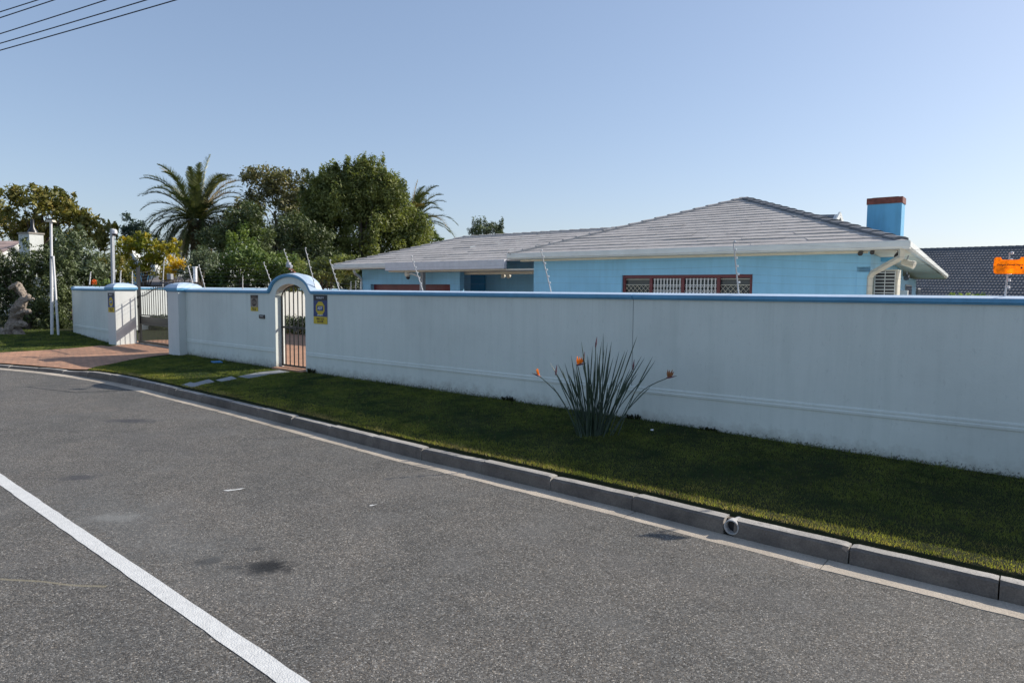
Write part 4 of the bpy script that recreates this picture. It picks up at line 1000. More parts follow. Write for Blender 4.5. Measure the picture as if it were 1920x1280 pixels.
# walls
W0 = hp(.66, .5); W1 = hp(LM-.45, .5)
win = (atY(1166, 530, 15.5), atY(1410, 530, 14))
def on_front(u, v):
    lo, hi = 5., 40.
    for _ in range(50):
        m_ = (lo+hi)/2; p = atY(u, v, m_)
        if (p-W0).dot(b2) > 0: hi = m_
        else: lo = m_
    return p
wl, wr_ = on_front(1166, 516), on_front(1410.5, 514); sl, sr = (wl-RC).dot(a2), (wr_-RC).dot(a2); wz = (wl.z+wr_.z)/2
s0, s1 = .66, LM-.45
def wquad(b, sA, sB, z0, z1, t=.5, d=.23):
    c_ = hp((sA+sB)/2, t+d/2, (z0+z1)/2); b.box(c_, (abs(sB-sA), d, z1-z0), tuple(a2))
b = MB(); wquad(b, s0, sr, .3, zs+.05); wquad(b, sl, s1, .3, zs+.05); wquad(b, sr, sl, wz, zs+.05); wquad(b, sr, sl, .3, 1.2)
b.build('front_wall', M['house'], house)
b = MB(); pA = hp(.66, .5); sdir = (cB-pA); Ls = sdir.length; sdir.normalize(); c_ = (pA+cB)/2 + Vector((-sdir.y, sdir.x, 0))*.115; b.box((c_.x, c_.y, (.3+2.72)/2), (Ls, .23, 2.42), tuple(sdir)); 
c_ = pA + sdir*4 + Vector((-sdir.y, sdir.x, 0))*.115; b.box((c_.x, c_.y, 2.8), (8, .226, .36), tuple(sdir))
b.build('side_wall', M['house'], house)
b = MB(); b.box(hp(LM-.45-.115, 3.2, 1.65), (.23, 5.0, 2.75), tuple(a2)); b.build('return_wall', M['house'], house)
# window
wroot2 = empty('window', (0, 0, 0), None, None); wroot2.parent = house; wroot2.location = hp((sl+sr)/2, .6, 1.75)-Vector(house.location)
def wbox(b, sA, sB, z0, z1, t0=.56, d=.05): b.box(hp((sA+sB)/2, t0+d/2, (z0+z1)/2), (abs(sB-sA), d, z1-z0), tuple(a2))
b = MB(); wbox(b, sr, sl, wz-.07, wz, .56); wbox(b, sr, sl, 1.2, 1.27, .56)
W_ = sl-sr; cuts = [0, .245, .485, .745, 1.]
cuts = [0, (1222-1166)/244*1.03, (1283-1166)/244*1.02, (1349-1166)/244*1.01, 1.]
for c_ in cuts:
    sc = sl - W_*c_; sc = min(sl-.03, max(sr+.03, sc)); wbox(b, sc-.035, sc+.035, 1.27, wz-.07, .562)
b.build('frame', M['red'], wroot2)
b = MB(); wbox(b, sr, sl, 1.2, wz, .64, .01); b.build('pane', M['glass'], wroot2)
for k in range(4):
    a0 = sl-W_*cuts[k]-.04; a1 = sl-W_*cuts[k+1]+.04
    b = MB(); m_ = 9
    for q in range(m_):
        sc = a0+(a1-a0)*(q+.5)/m_; 
        if k in (1, 2): wbox(b, sc-.012, sc+.012, 1.27, wz-.08, .60, .01)
    # trellis diamonds
    zt_ = wz-.08; rowsn = 6
    for q in range(m_ if k in (1, 2) else 6):
        mm = m_ if k in (1, 2) else 6; c0 = a0+(a1-a0)*q/mm; c1 = a0+(a1-a0)*(q+1)/mm
        for r_ in range(rowsn):
            z0_ = zt_-.17-.12*r_; 
            for (x0, y0, x1, y1) in ((c0, z0_, c1, z0_-.12), (c1, z0_, c0, z0_-.12)):
                b.tube([hp(x0, .595, y0), hp(x1, .595, y1)], .005, 4)
    for z_ in (zt_-.02, zt_-.15): wbox(b, a0, a1, z_-.006, z_+.006, .598, .01)
    b.build('burglar_bars', M['white'] if k in (1, 2) else M['cream'], wroot2)
b = MB(); 
cv = []
for i in range(120):
    s_ = sr+.02+(W_-.04)*i/119; cv.append((s_, .70+.012*math.sin(i*1.1)))
b.add([tuple(hp(s_, t_, z_)) for z_ in (1.25, wz-.05) for s_, t_ in cv], [(i, i+1, 121+i, 120+i) for i in range(119)]); 
b.build('curtain', M['curtain'], wroot2)
b = MB(); wbox(b, sr-.01, sr+.0, 1.2, wz, .5, .2); b.build('reveal', M['red'], wroot2)
# chimney
ch = empty('chimney', (0, 0, 0), None, None); ch.parent = house
CH0 = atY(1688, 445, 14.6); CH0.z = 0; cl = .66; cd = .42
cc = CH0 + a2*cl/2 + b2*cd/2; ch.location = Vector((cc.x, cc.y, 3.2))-Vector(house.location)
topz = atY(1688, 380, 14.6).z; tz2 = atY(1688, 368, 14.6).z
MB().box((cc.x, cc.y, (2.9+topz)/2), (cl, cd, topz-2.9), tuple(a2)).build('stack', M['chim'], ch)
MB().box((cc.x, cc.y, (topz+tz2)/2), (cl+.03, cd+.03, tz2-topz), tuple(a2)).build('brick_cap', M['brick'], ch, bevel=.004)
MB().box((cc.x, cc.y, tz2+.006), (cl-.16, cd-.14, .02), tuple(a2)).build('flue', M['dark'], ch)
# garage wing wall, beam and door
def on_line(u, v, P, nrm):
    lo, hi = 3., 80.
    s_sign = (Vector((0, 0, 0))-P).dot(nrm) > 0
    for _ in range(60):
        m_ = (lo+hi)/2; p = atY(u, v, m_)
        if ((p-P).dot(nrm) > 0) == s_sign: lo = m_
        else: hi = m_
    return p
aw = (LC-LCR); aw.z = 0; aw.normalize(); bw = Vector((-aw.y, aw.x, 0)); bw = bw if bw.y > 0 else -bw
GW = Vector((LC.x, LC.y, 0)) + bw*.75
pL = on_line(679, 520, GW, bw); pR = on_line(862, 520, GW, bw); pE = on_line(1010, 520, GW, bw)
dL = on_line(695, 533, GW, bw); dR = on_line(844, 533, GW, bw); dz = dL.z
b = MB()
def gbox(b, P, Q, z0, z1, t=0, d=.23):
    P = Vector((P.x, P.y, 0)); Q = Vector((Q.x, Q.y, 0)); c_ = (P+Q)/2 + bw*(t+d/2); b.box((c_.x, c_.y, (z0+z1)/2), ((P-Q).length, d, z1-z0), tuple(aw))
gbox(b, pL, dL, .3, 3.0); gbox(b, dL, dR, dz, 3.0); gbox(b, dR, pR, .3, 3.0); b.build('garage_wall', M['house'], house)
b = MB(); c_ = Vector((pL.x, pL.y, 0)) + bw*3 + (-aw)*.115; b.box((c_.x, c_.y, 1.65), (.226, 5.5, 2.7), tuple(aw)); b.build('garage_side_wall', M['house'], house)
b = MB(); gbox(b, dL, dR, .35, dz, .17, .05)
for i in range(1, 10):
    q = dL.lerp(dR, i/10.); gbox(b, q+aw*.01, q-aw*.01, .35, dz-.02, .165, .01)
b.build('garage_door', M['red'], house)
# recessed link wall
pr2 = on_line(1003, 520, GW+bw*1.0, bw); pl2 = on_line(861, 520, GW+bw*1.0, bw)
b = MB(); gbox(b, pl2+aw*1.6, pr2-aw*4, .3, 3.5, 1.0); b.build('porch_wall', M['house'], house)
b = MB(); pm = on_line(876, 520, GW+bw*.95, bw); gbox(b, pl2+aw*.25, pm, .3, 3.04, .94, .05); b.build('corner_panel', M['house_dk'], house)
w1 = on_line(984.5, 524, GW+bw*.97, bw); w2 = on_line(1001.5, 524, GW+bw*.97, bw)
pw = empty('window', (0, 0, 0), None, None); pw.parent = house; pw.location = Vector((w1.x, w1.y, 1.8))-Vector(house.location)
b = MB(); gbox(b, w1, w2, w1.z-.07, w1.z, .93, .06); gbox(b, w1, w1-aw*.07, 1.5, w1.z, .93, .06); gbox(b, w2+aw*.03, w2, 1.5, w1.z, .93, .06); gbox(b, w1.lerp(w2, .55)+aw*.03, w1.lerp(w2, .55)-aw*.03, 1.5, w1.z, .935, .05); b.build('frame', M['red'], pw)
b = MB(); gbox(b, w1, w2, 1.5, w1.z-.02, .96, .02); b.build('pane', M['curtain'], pw)
# wing gutter + deep beam
def gut2(P, Q, h): b = MB(); gutter(b, P, Q, h, .11, bw); return b
f0 = on_line(727, 495, Vector((LC.x, LC.y, 0)), bw); t_ = (f0-LC).dot(-aw)
gA = LC - bw*.06 + Vector((0, 0, .02)) + aw*.05; gM = LC - aw*t_ - bw*.06 + Vector((0, 0, .02)); gB = on_line(950, 489, Vector((LC.x, LC.y, 0)), bw); gB = LC - aw*((gB-LC).dot(-aw)+.0) - bw*.06 + Vector((0, 0, .02))
gut2(gA, gM, .18).build('gutter', M['gutter'], house)
b = MB(); P = (gM+gB)/2; b.box((P.x, P.y, P.z-.135), ((gM-gB).length, .14, .28), tuple(aw)); b.build('fascia_beam', simple('beam_white', (.60, .61, .64), .5, .05), house, bevel=.006)
b = MB(); gE = gB - aw*3; P = (gM+gE)/2+bw*.75; b.box((P.x, P.y, P.z-.30), ((gM-gE).length, 1.3, .05), tuple(aw)); b.box((P.x+bw.x*.45, P.y+bw.y*.45, P.z-.36), ((gM-gE).length, .12, .10), tuple(aw)); b.build('porch_soffit', M['soffit'], house)
b = MB(); P = (gA+gM)/2+bw*.45; b.box((P.x, P.y, P.z-.17), ((gA-gM).length, .9, .03), tuple(aw)); b.build('soffit', M['soffit'], house)
b = MB(); q = on_line(793, 520, Vector((LC.x, LC.y, 0))+bw*.3, bw); b.box((q.x, q.y, 1.6), (.13, .13, 2.55), tuple(aw)); b.build('porch_post', M['grey'], house)
b = MB(); q2 = on_line(789.5, 540, Vector((LC.x, LC.y, 0))+bw*.3, bw); b.tube([(q2.x, q2.y, .4), (q2.x, q2.y, 2.45), (q2.x+.0, q2.y, 2.5)], .045, 8)
b.build('downpipe', M['white'], house)
b = MB(); q0 = on_line(664, 507, Vector((LC.x, LC.y, 0))+bw*.1, bw); q1 = on_line(666, 513, Vector((LC.x, LC.y, 0))+bw*.12, bw); q3 = on_line(677, 523, GW-bw*.05, bw); b.tube(smooth_path([q0, q1, q3, q3-Vector((0, 0, .4)), (q3.x, q3.y, .5)], 4), .05, 8); b.build('downpipe', M['gutter'], house, smooth=True)
# front-right downpipe
dp0 = atY(1691, 466, 12.55); dp1 = atY(1690, 482, 12.6); dp2 = atY(1636, 512, 13.25); dp3 = atY(1631, 520, 13.3); dp4 = dp3.copy(); dp4.z = .5
b = MB(); pts = [dp0, dp1, dp2, dp3, dp4]; 
for P, Q in zip(pts[:-1], pts[1:]): b.box((P+Q)/2, ((Q-P).length+.05, .085, .085), tuple((Q-P).normalized()), (.1, .9, .3))
b.build('downpipe', M['cream'], house, bevel=.008)
# side windows on the far part of the side wall
def sidept(u, v): return on_line(u, v, pA, Vector((sdir.y, -sdir.x, 0)))
for k, (u0, u1, v0) in enumerate(((1697, 1708, 533), (1719, 1725, 540))):
    P, Q = sidept(u0, v0), sidept(u1, v0); c_ = (P+Q)/2; nn = Vector((sdir.y, -sdir.x, 0))
    fw_ = MB(); fw_.box((c_.x+nn.x*.01, c_.y+nn.y*.01, P.z-.5), ((Q-P).length, .04, 1.), tuple(sdir)); f_ = fw_.build('side_window', M['grey'], house)
    MB().box((c_.x+nn.x*.034, c_.y+nn.y*.034, P.z-.5), ((Q-P).length-.12, .012, .9), tuple(sdir)).build('pane', M['glass'], f_)
P = sidept(1684, 530); b = MB(); nn = Vector((sdir.y, -sdir.x, 0)); b.box((P.x+nn.x*.12, P.y+nn.y*.12, 1.35), (.28, .25, 1.9), tuple(sdir)); b.build('wall_pier', M['white'], house)

# things mounted on the house
acc = atY(1662, 535, 13.6); ac = empty('air_conditioner', (acc.x, acc.y, 1.6), 'white air conditioner unit on the side of the house under the eave', 'air conditioner')
AX = (Vector((1, -.35, 0))).normalized()
top_z = atY(1662, 506, 13.6).z
b = MB(); zc = top_z-.45; b.box((acc.x, acc.y, zc), (.44, .34, .9), tuple(a2)); b.build('casing', M['cream'], ac, bevel=.012)
b = MB(); gfc = acc - b2*.175; gfc.z = 0; b.box((gfc.x-.0, gfc.y, zc), (.36, .012, .84), tuple(a2)); b.build('grille_recess', M['dark'], ac)
b = MB()
for q in range(13): b.box(gfc - b2*.012 + Vector((0, 0, 0)) + Vector((0, 0, zc-.40+.066*q)), (.36, .016, .016), tuple(a2))
for q in (-.175, 0, .175): b.box(gfc - b2*.014 + a2*q + Vector((0, 0, zc)), (.012, .016, .84), tuple(a2))
b.build('grille', M['gutter'], ac)
def cam_unit(u, v, Y, lab, cat='camera', size=.09, mat='dark', name='bullet_camera', dirv=(-.5, -.7, -.3), mount=.12):
    c_ = atY(u, v, Y); r_ = empty(name, tuple(c_), lab, cat); d = Vector(dirv).normalized()
    b = MB(); b.lathe(c_-d*size*.8, [(0, 0), (size*.42, .002), (size*.45, size*1.2), (size*.52, size*1.25), (size*.52, size*1.6), (0, size*1.62)], 10, tuple(d)); b.build('housing', M[mat], r_, smooth=True)
    b = MB(); b.tube([c_-d*size*.3, c_+Vector((0, 0, mount))], .014, 6); b.build('bracket', M['grey'], r_)
cam_unit(1614, 473.5, 13.2, 'dark camera under the eave left of the house corner')
cam_unit(1636, 472, 13.1, 'dark lamp under the eave right at the house corner', 'lamp', .08, name='eave_lamp')
cam_unit(1683, 478, 12.9, 'dark camera under the eave beside the sloping downpipe', size=.10)
cam_unit(1703, 494, 13.5, 'cream twin floodlight under the right soffit', 'floodlight', .15, 'cream', 'floodlight', (.6, -.7, -.3), .16)
cam_unit(1700, 519, 16.5, 'small dark camera on the side wall below the soffit', size=.12)
for u, lab in ((944.5, 'left lamp of the pair on the porch wall'), (954.5, 'right lamp of the pair on the porch wall')):
    q = on_line(u, 518, GW+bw*.9, bw); r_ = empty('porch_lamp', tuple(q), lab, 'lamp', 'pair of porch floodlights')
    b = MB(); b.lathe(q+bw*.08, [(0, 0), (.04, .001), (.07, .08), (.075, .14), (0, .141)], 12, tuple(-bw)); b.build('shade', M['cream'], r_, smooth=True)
    b = MB(); b.tube([q+bw*.08, q+bw*.1+Vector((0, 0, .07))], .02, 6); b.build('bracket', M['grey'], r_)
q = on_line(764, 515, Vector((LC.x, LC.y, 0))+bw*.1, bw); r_ = empty('eave_camera', tuple(q), 'pale camera on an arm under the garage fascia', 'camera')
b = MB(); b.tube([on_line(789, 520, Vector((LC.x, LC.y, 0))+bw*.2, bw), on_line(772, 513, Vector((LC.x, LC.y, 0))+bw*.1, bw), q], .03, 8); b.build('arm', M['gutter'], r_)
b = MB(); b.lathe(q-Vector((0, 0, .08)), [(0, 0), (.08, .02), (.11, .1), (.09, .18), (0, .2)], 12); b.build('housing', M['cream'], r_, smooth=True)
b = MB(); b.lathe(q-Vector((-.02, 0, .17)), [(0, 0), (.06, .03), (.075, .09), (0, .1)], 12); b.build('lens_dome', M['dark'], r_, smooth=True)

# ------------------------------------------------------------------ neighbour house on the right: charcoal double-roll tiles
nb = empty('neighbour_house', (34, 46, .3), 'neighbouring house at the right with a large charcoal tiled roof', 'house')
n0 = atY(1640, 469, 53); n1 = atY(1990, 459, 43.5); ad = (n1-n0); Ln = ad.length; adn = ad.normalized(); out_ = Vector((adn.y, -adn.x, 0)); out_ = out_ if out_.y < 0 else -out_
run, rise = 7.4, 4.2; nc = int(Ln/.05); rowsn = 24; Lsl = math.hypot(run, rise)
sl_d = (out_*run + Vector((0, 0, -rise))).normalized(); nr_ = adn.cross(sl_d).normalized(); nr_ = nr_ if nr_.z > 0 else -nr_
V = []; 
xs_ = np.linspace(0, Ln, nc); wav = .035*np.abs(np.sin(np.pi*xs_/.19))
n0a = np.array(n0); ada = np.array(adn); sda = np.array(sl_d); nra = np.array(nr_)
for r_ in range(rowsn):
    for (tt, hh_) in ((r_/rowsn, .0), ((r_+.995)/rowsn, .035)):
        V.append(n0a + np.outer(xs_, ada) + sda*Lsl*tt + np.outer(wav+hh_, nra))
V = np.array(V); nrr, ncc = V.shape[:2]
Fc = [(i*ncc+j, i*ncc+j+1, (i+1)*ncc+j+1, (i+1)*ncc+j) for i in range(nrr-1) for j in range(ncc-1)]
mesh_from('roof', V.reshape(-1, 3), Fc, M['tile_nb'], nb)
b = MB(); ridge_caps(b, n0, n1, rr0, .4, .14); b.build('ridge_tiles', M['tile_dk'], nb)
b = MB(); c_ = (n0+n1)/2 - out_*3.; b.box((c_.x, c_.y, 1.3), (Ln-.6, 10., 2.6), tuple(adn)); b.build('wall', M['tan'], nb)
back = MB(); back.add([tuple(v) for v in (n0, n1, n1-out_*run-Vector((0, 0, rise)), n0-out_*run-Vector((0, 0, rise)))], [(0, 1, 2, 3)]); back.build('rear_roof', M['tile_nb'], nb)

# neighbour house on the left behind the hedge
nl = empty('neighbour_house', (-34, 46, .4), 'pale pink roofed house hidden behind the hedge at the far left', 'house')
p0, p1 = atY(-120, 450, 44), atY(44, 452, 43); up_ = Vector((0, 0, 1))
b = MB(); fw = Vector((0, -3.5, -1.6)); plane_courses(b, p0+fw, p1+fw, p0, p1, 7, rr0, 1.5); plane_courses(b, p1+Vector((0, 3.5, -1.6)), p0+Vector((0, 3.5, -1.6)), p1, p0, 7, rr0, 1.5); b.build('roof', M['pink'], nl)
b = MB(); c_ = (p0+p1)/2; b.box((c_.x, c_.y, 1.5), ((p1-p0).length-.4, 6, 2.6)); b.add([tuple(v) for v in (p1+Vector((-.2, -3.2, -1.6)), p1+Vector((-.2, 3.2, -1.6)), p1+Vector((-.2, 0, -.1)))], [(0, 1, 2)]); b.build('wall', M['wall_in'], nl)
chh = empty('chimney', (0, 0, 0), None, None); chh.parent = nl; cq = atY(58, 440, 40.5); chh.location = cq-Vector(nl.location)
b = MB(); b.box((cq.x, cq.y, cq.z-.75), (1.0, .8, 1.6), (.9, -.4, 0)); b.build('stack', M['wall_in'], chh)
b = MB(); b.box((cq.x, cq.y, cq.z+.06), (1.1, .9, .09), (.9, -.4, 0)); b.build('capping', M['tan'], chh)
b = MB(); b.lathe((cq.x+.12, cq.y, cq.z+.1), [(.28, 0), (.26, .1), (.1, .35), (.09, .8), (0, .82)], 12); b.build('cowl', M['dark'], chh, smooth=True)
# white gabled building glimpsed among shrubs, and low outbuilding
wg = empty('white_outbuilding', (-22.5, 41, .4), 'white walled building with stepped parapet glimpsed between the shrubs', 'building')
b = MB(); g_ = [(238, 468), (246, 470), (256, 486), (272, 500), (272, 512), (240, 512)]; V = [atY(u, v, 41.) for u, v in g_]; n = len(V); V2 = [v+Vector((.1, .5, 0)) for v in V]
b.add([tuple(v) for v in V+V2], [tuple(range(n)), tuple(range(2*n-1, n-1, -1))]+[(i, (i+1) % n, n+(i+1) % n, n+i) for i in range(n)]); b.build('parapet', M['wall_in'], wg)
b = MB(); c_ = atY(275, 500, 42); b.box((c_.x, c_.y+.5, 1.9), (2.6, 1.2, 3.4)); b.build('wall', M['house'], wg)
b = MB(); c_ = atY(291, 497, 41); b.box((c_.x, c_.y, 1.9), (.35, .8, 3.6)); b.build('pier', M['wall_in'], wg)
sh = empty('garden_shed', (-18.2, 35, .4), 'low grey brown shed behind the driveway gate', 'shed')
c0_, c1_ = atY(262, 531, 35), atY(336, 531, 35)
b = MB(); c_ = (c0_+c1_)/2; b.box((c_.x, c_.y+1.2, 1.3), ((c1_-c0_).length, 2.2, 2.2)); b.build('wall', M['tan'], sh)
b = MB(); b.box((c_.x, c_.y+1.1, 2.55), ((c1_-c0_).length+.4, 2.8, .08), (1, 0, 0), (0, -.18, 1)); b.build('roof', simple('shed_roof', (.20, .18, .17), .9, .2, 5.), sh)
b = MB(); b.box((c_.x-.9, c_.y+.1, 2.0), (.7, .05, .7)); b.build('window', M['dark'], sh)

# ------------------------------------------------------------------ vegetation
def leaf_cloud(lobes, per, leaf, r0, shell=.35, up=0., squash=1.):
    """lobes: (x,y,z,rx,ry,rz) -> (n,4,3) leaf quads spread through each lobe's outer shell"""
    L = np.array(lobes, float); out = []
    for (x, y, z, rx, ry, rz) in L:
        n = int(per*2.1*(rx*ry+rx*rz+ry*rz)/3)+14
        d = r0.normal(size=(n, 3)); d /= np.linalg.norm(d, axis=1)[:, None]
        lump = 1+.18*np.sin(d[:, 0]*5+x*3)*np.sin(d[:, 1]*4+y*2)+.14*np.sin(d[:, 2]*7+z*5)
        rad = (1-shell*r0.uniform(0, 1, n)**1.4)*lump + r0.uniform(-.05, .12, n)
        c = np.array([x, y, z])+d*rad[:, None]*np.array([rx, ry, rz])
        nrm = d*.8+r0.normal(size=(n, 3))*.65+np.array([0, 0, up]); nrm /= np.linalg.norm(nrm, axis=1)[:, None]
        t = np.cross(nrm, r0.normal(size=(n, 3))); t /= np.linalg.norm(t, axis=1)[:, None]; b_ = np.cross(nrm, t)
        s_ = leaf*r0.uniform(.55, 1.3, n)[:, None]
        w_ = s_*.42*squash
        q = np.stack([c-t*s_*.55, c+b_*w_*.5-t*s_*.05, c+t*s_*.55+nrm*s_*.12, c-b_*w_*.5-t*s_*.05], 1)
        out.append(q)
    return np.concatenate(out)
def crown_lobes(c, R3, n, rl, r0, top_only=False, elong=1.2, flat=0.):
    out = []
    g = math.pi*(3-math.sqrt(5))
    for i in range(n):
        zz = 1-2*(i+.5)/n; rr_ = math.sqrt(1-zz*zz); a = g*i+r0.uniform(-.3, .3)
        if zz < -.75: continue
        k = r0.uniform(.66, .98); r_ = rl*r0.uniform(.65, 1.3)
        out.append((c[0]+R3[0]*rr_*math.cos(a)*k, c[1]+R3[1]*rr_*math.sin(a)*k, c[2]+R3[2]*zz*k, r_, r_, r_*elong*r0.uniform(.8, 1.25)))
    for i in range(n//4):
        d = r0.normal(size=3); d /= np.linalg.norm(d); k = r0.uniform(.1, .55); r_ = rl*r0.uniform(.9, 1.5); out.append((c[0]+R3[0]*d[0]*k, c[1]+R3[1]*d[1]*k, c[2]+R3[2]*d[2]*k, r_, r_, r_*elong))
    return out
def limbs(base, lobes, r0, tr=.22, nl=14, lean=0):
    b = MB(); base = Vector(base); L = np.array(lobes); top = Vector((float(L[:, 0].mean()), float(L[:, 1].mean()), float(L[:, 2].mean())))
    fork = base.lerp(top, .45)
    P = smooth_path([base-Vector((0, 0, .2)), base.lerp(fork, .5)+Vector((r0.uniform(-.2, .2), 0, 0)), fork, top], 5); b.tube(P, list(np.linspace(tr, tr*.35, len(P))), 9)
    for i in r0.choice(len(L), min(nl, len(L)), replace=False):
        e = Vector(L[i, :3]).lerp(P[-1], .3); s_ = P[int(r0.integers(4, len(P)-2))]; mid = s_.lerp(e, .5)+Vector((r0.uniform(-.3, .3), r0.uniform(-.3, .3), r0.uniform(0, .5)))
        Q = smooth_path([s_, mid, e], 4); b.tube(Q, list(np.linspace(tr*.28, tr*.05, len(Q))), 5)
    return b
def tree(name, base, lobes, per, leaf, fol, label, cat, seed, tr=.22, nl=14, shell=.35, group=None, up=0., squash=1., sprigs=0, fill=None):
    r0 = np.random.default_rng(seed); root = empty(name, tuple(base), label, cat, group)
    limbs(base, lobes, r0, tr, nl).build('trunk', M['bark'], root, smooth=True)
    Q = leaf_cloud(lobes, per, leaf, r0, shell, up, squash)
    if fill: Q = np.concatenate([Q, leaf_cloud(fill, 330, leaf*1.6, r0, .95)])
    if sprigs:   # loose sprigs that break the outline
        L = np.array(lobes); ext = []
        for i in r0.choice(len(L), sprigs): 
            x, y, z, rx, ry, rz = L[i]; a = r0.uniform(0, 6.28); ext.append((x+rx*math.cos(a)*.8, y+ry*math.sin(a)*.5, z+rz*r0.uniform(.6, 1.3), .16*rx+.1, .16*ry+.1, .35*rz+.1))
        Q = np.concatenate([Q, leaf_cloud(ext, per*2.2, leaf*.9, r0, .9)])
    quads_mesh('crown', Q, fol, root); return root
def PXL(pts, Y, zsc=1.):
    """hand-placed lobes given as picture ellipses at depth Y -> world lobes (x,y,z,rx,ry,rz)"""
    out = []
    for q in pts:
        u, v, ru, rv = q[:4]; dy = q[4] if len(q) > 4 else 0.
        p = atY(u, v, Y+dy); k = (Y+dy)/FOC; out.append((p.x, p.y, p.z, ru*k, (ru+rv)*.5*k, rv*k))
    return out
F_ = dict(
  dark=foliage_mat('foliage_evergreen', (.085, .11, .034), (.30, .32, .10), None, 0, 1.1, .3),
  brown=foliage_mat('foliage_olive_brown', (.12, .125, .06), (.26, .23, .115), (.28, .27, .09), .25, .7, .25),
  bright=foliage_mat('foliage_bright', (.07, .12, .03), (.20, .26, .065), None, 0, .9, .25),
  autumn=foliage_mat('foliage_autumn', (.10, .115, .03), (.25, .225, .055), (.33, .23, .05), .3, .9, .3),
  grey=foliage_mat('foliage_grey_green', (.085, .11, .06), (.19, .23, .13), None, 0, .9, .2),
  yellow=foliage_mat('foliage_yellow', (.16, .19, .022), (.42, .35, .03), (.62, .42, .015), .25, .7, .3),
  gold=foliage_mat('foliage_gold', (.60, .38, .012), (.85, .60, .02), None, 0, 1.5, .3),
  hedge=foliage_mat('foliage_hedge', (.042, .062, .024), (.125, .155, .055), None, 0, .9, .15),
  palm=foliage_mat('palm_leaflet', (.055, .08, .032), (.17, .18, .06), None, 0, .5, .15, .4),
  palmd=foliage_mat('palm_dry', (.22, .17, .08), (.36, .27, .13), None, 0, .5, .15, .6),
  blue=foliage_mat('foliage_bluegreen', (.035, .06, .05), (.08, .12, .085), None, 0, .9, .12),
)
def gnd(u, Y): p = atY(u, 560, Y); return (p.x, p.y, .4)
# far left autumn tree
Y = 46.
l = PXL([(40,400,48,38),(0,420,45,45,2),(95,392,42,36),(140,400,36,34),(170,420,36,32),(60,440,50,30,1),(120,440,46,34,1),(185,445,30,28),(20,372,26,20),(75,372,26,20),(110,372,22,16),(-40,400,50,45,2),(205,440,12,22)], Y)
r0 = np.random.default_rng(1)
lobes = []
for q in l:
    for _ in range(9):
        d = r0.normal(size=3); d /= np.linalg.norm(d); k = r0.uniform(.45, .95); s_ = r0.uniform(.28, .5); lobes.append((q[0]+d[0]*q[3]*k, q[1]+d[1]*q[4]*k, q[2]+d[2]*q[5]*k, q[3]*s_, q[4]*s_, q[5]*s_))
def subdiv(l, n, seed, smin=.28, smax=.5, kmin=.45):
    r0 = np.random.default_rng(seed); out = [(q[0], q[1]+.2*q[4], q[2], q[3]*.8, q[4]*.7, q[5]*.8) for q in l]
    for q in l:
        for _ in range(n):
            d = r0.normal(size=3); d /= np.linalg.norm(d); k = r0.uniform(kmin, .95); s_ = r0.uniform(smin, smax); out.append((q[0]+d[0]*q[3]*k, q[1]+d[1]*q[4]*k, q[2]+d[2]*q[5]*k, q[3]*s_, q[4]*s_, q[5]*s_))
    return out
tree('tree', gnd(70, Y), lobes, 95, .34, F_['autumn'], 'wide olive and autumn brown tree at the far left of the skyline', 'tree', 2, .3, 26, .8, sprigs=60)
# brownish tree beside the palm
Y = 46.; l = PXL([(515,335,48,30),(490,350,36,34),(550,350,36,32),(480,385,26,26,1),(530,375,46,30),(570,385,40,34),(545,410,50,40),(580,430,46,44),(520,440,40,40,1),(560,470,50,40,1),(500,470,40,40,1),(430,430,40,34,2),(460,400,26,26,2),(470,330,18,16)], Y)
tree('tree', gnd(540, Y), subdiv(l, 12, 3), 110, .24, F_['brown'], 'rounded olive brown tree between the palm and the big evergreen', 'tree', 4, .22, 12, .85, sprigs=50)
# big evergreen
Y = 43.; l = PXL([(604,330,20,30),(596,352,20,34),(742,340,20,34),(728,322,16,20),(665,322,26,26),(610,340,26,40),(645,325,34,32),(690,335,44,34),(725,345,28,36),(650,380,50,44),(710,400,44,50),(600,390,36,44),(620,440,50,40),(680,450,60,50),(750,400,26,44,1),(765,440,34,40,1),(790,430,24,30,1),(640,490,60,30),(720,490,60,34),(580,480,40,36),(770,470,30,30),(660,310,12,16),(630,312,8,12),(700,306,12,14),(680,300,8,10)], Y)
l = [(a, b_, c_-(.95 if c_ > 8.2 else .35), d_, e_, f_) for a, b_, c_, d_, e_, f_ in l]
r0 = np.random.default_rng(5); lobes = []
for q in l:
    for _ in range(20):
        d = r0.normal(size=3); d /= np.linalg.norm(d); k = r0.uniform(.55, 1.06); s_ = r0.uniform(.4, .85); lobes.append((q[0]+d[0]*q[3]*k, q[1]+d[1]*q[4]*k-.3, q[2]+d[2]*q[5]*k*.95-.1, .60*s_, .60*s_, 1.35*s_))
fill = []
for q in l:
    if q[3] > .85: fill.append((q[0], q[1]+1.2, q[2]-.45, q[3]*.72, q[4]*.7, q[5]*.72))
tree('evergreen_tree', gnd(680, Y), lobes, 300, .19, F_['dark'], 'big dark evergreen tree with upright tufts left of the house roof', 'tree', 6, .3, 3, .5, up=.4, sprigs=90, fill=fill)
Y = 39.; l = PXL([(400,450,34,26),(440,440,30,26),(500,440,36,30),(540,430,40,40),(590,450,40,36),(470,400,26,22),(560,470,40,34),(610,480,40,30)], Y)
tree('shrub', gnd(500, Y), subdiv(l, 13, 51, .25, .45), 260, .18, F_['hedge'], 'broad dark shrub between the palm trunk and the big evergreen', 'shrub', 52, .14, 6, .6)
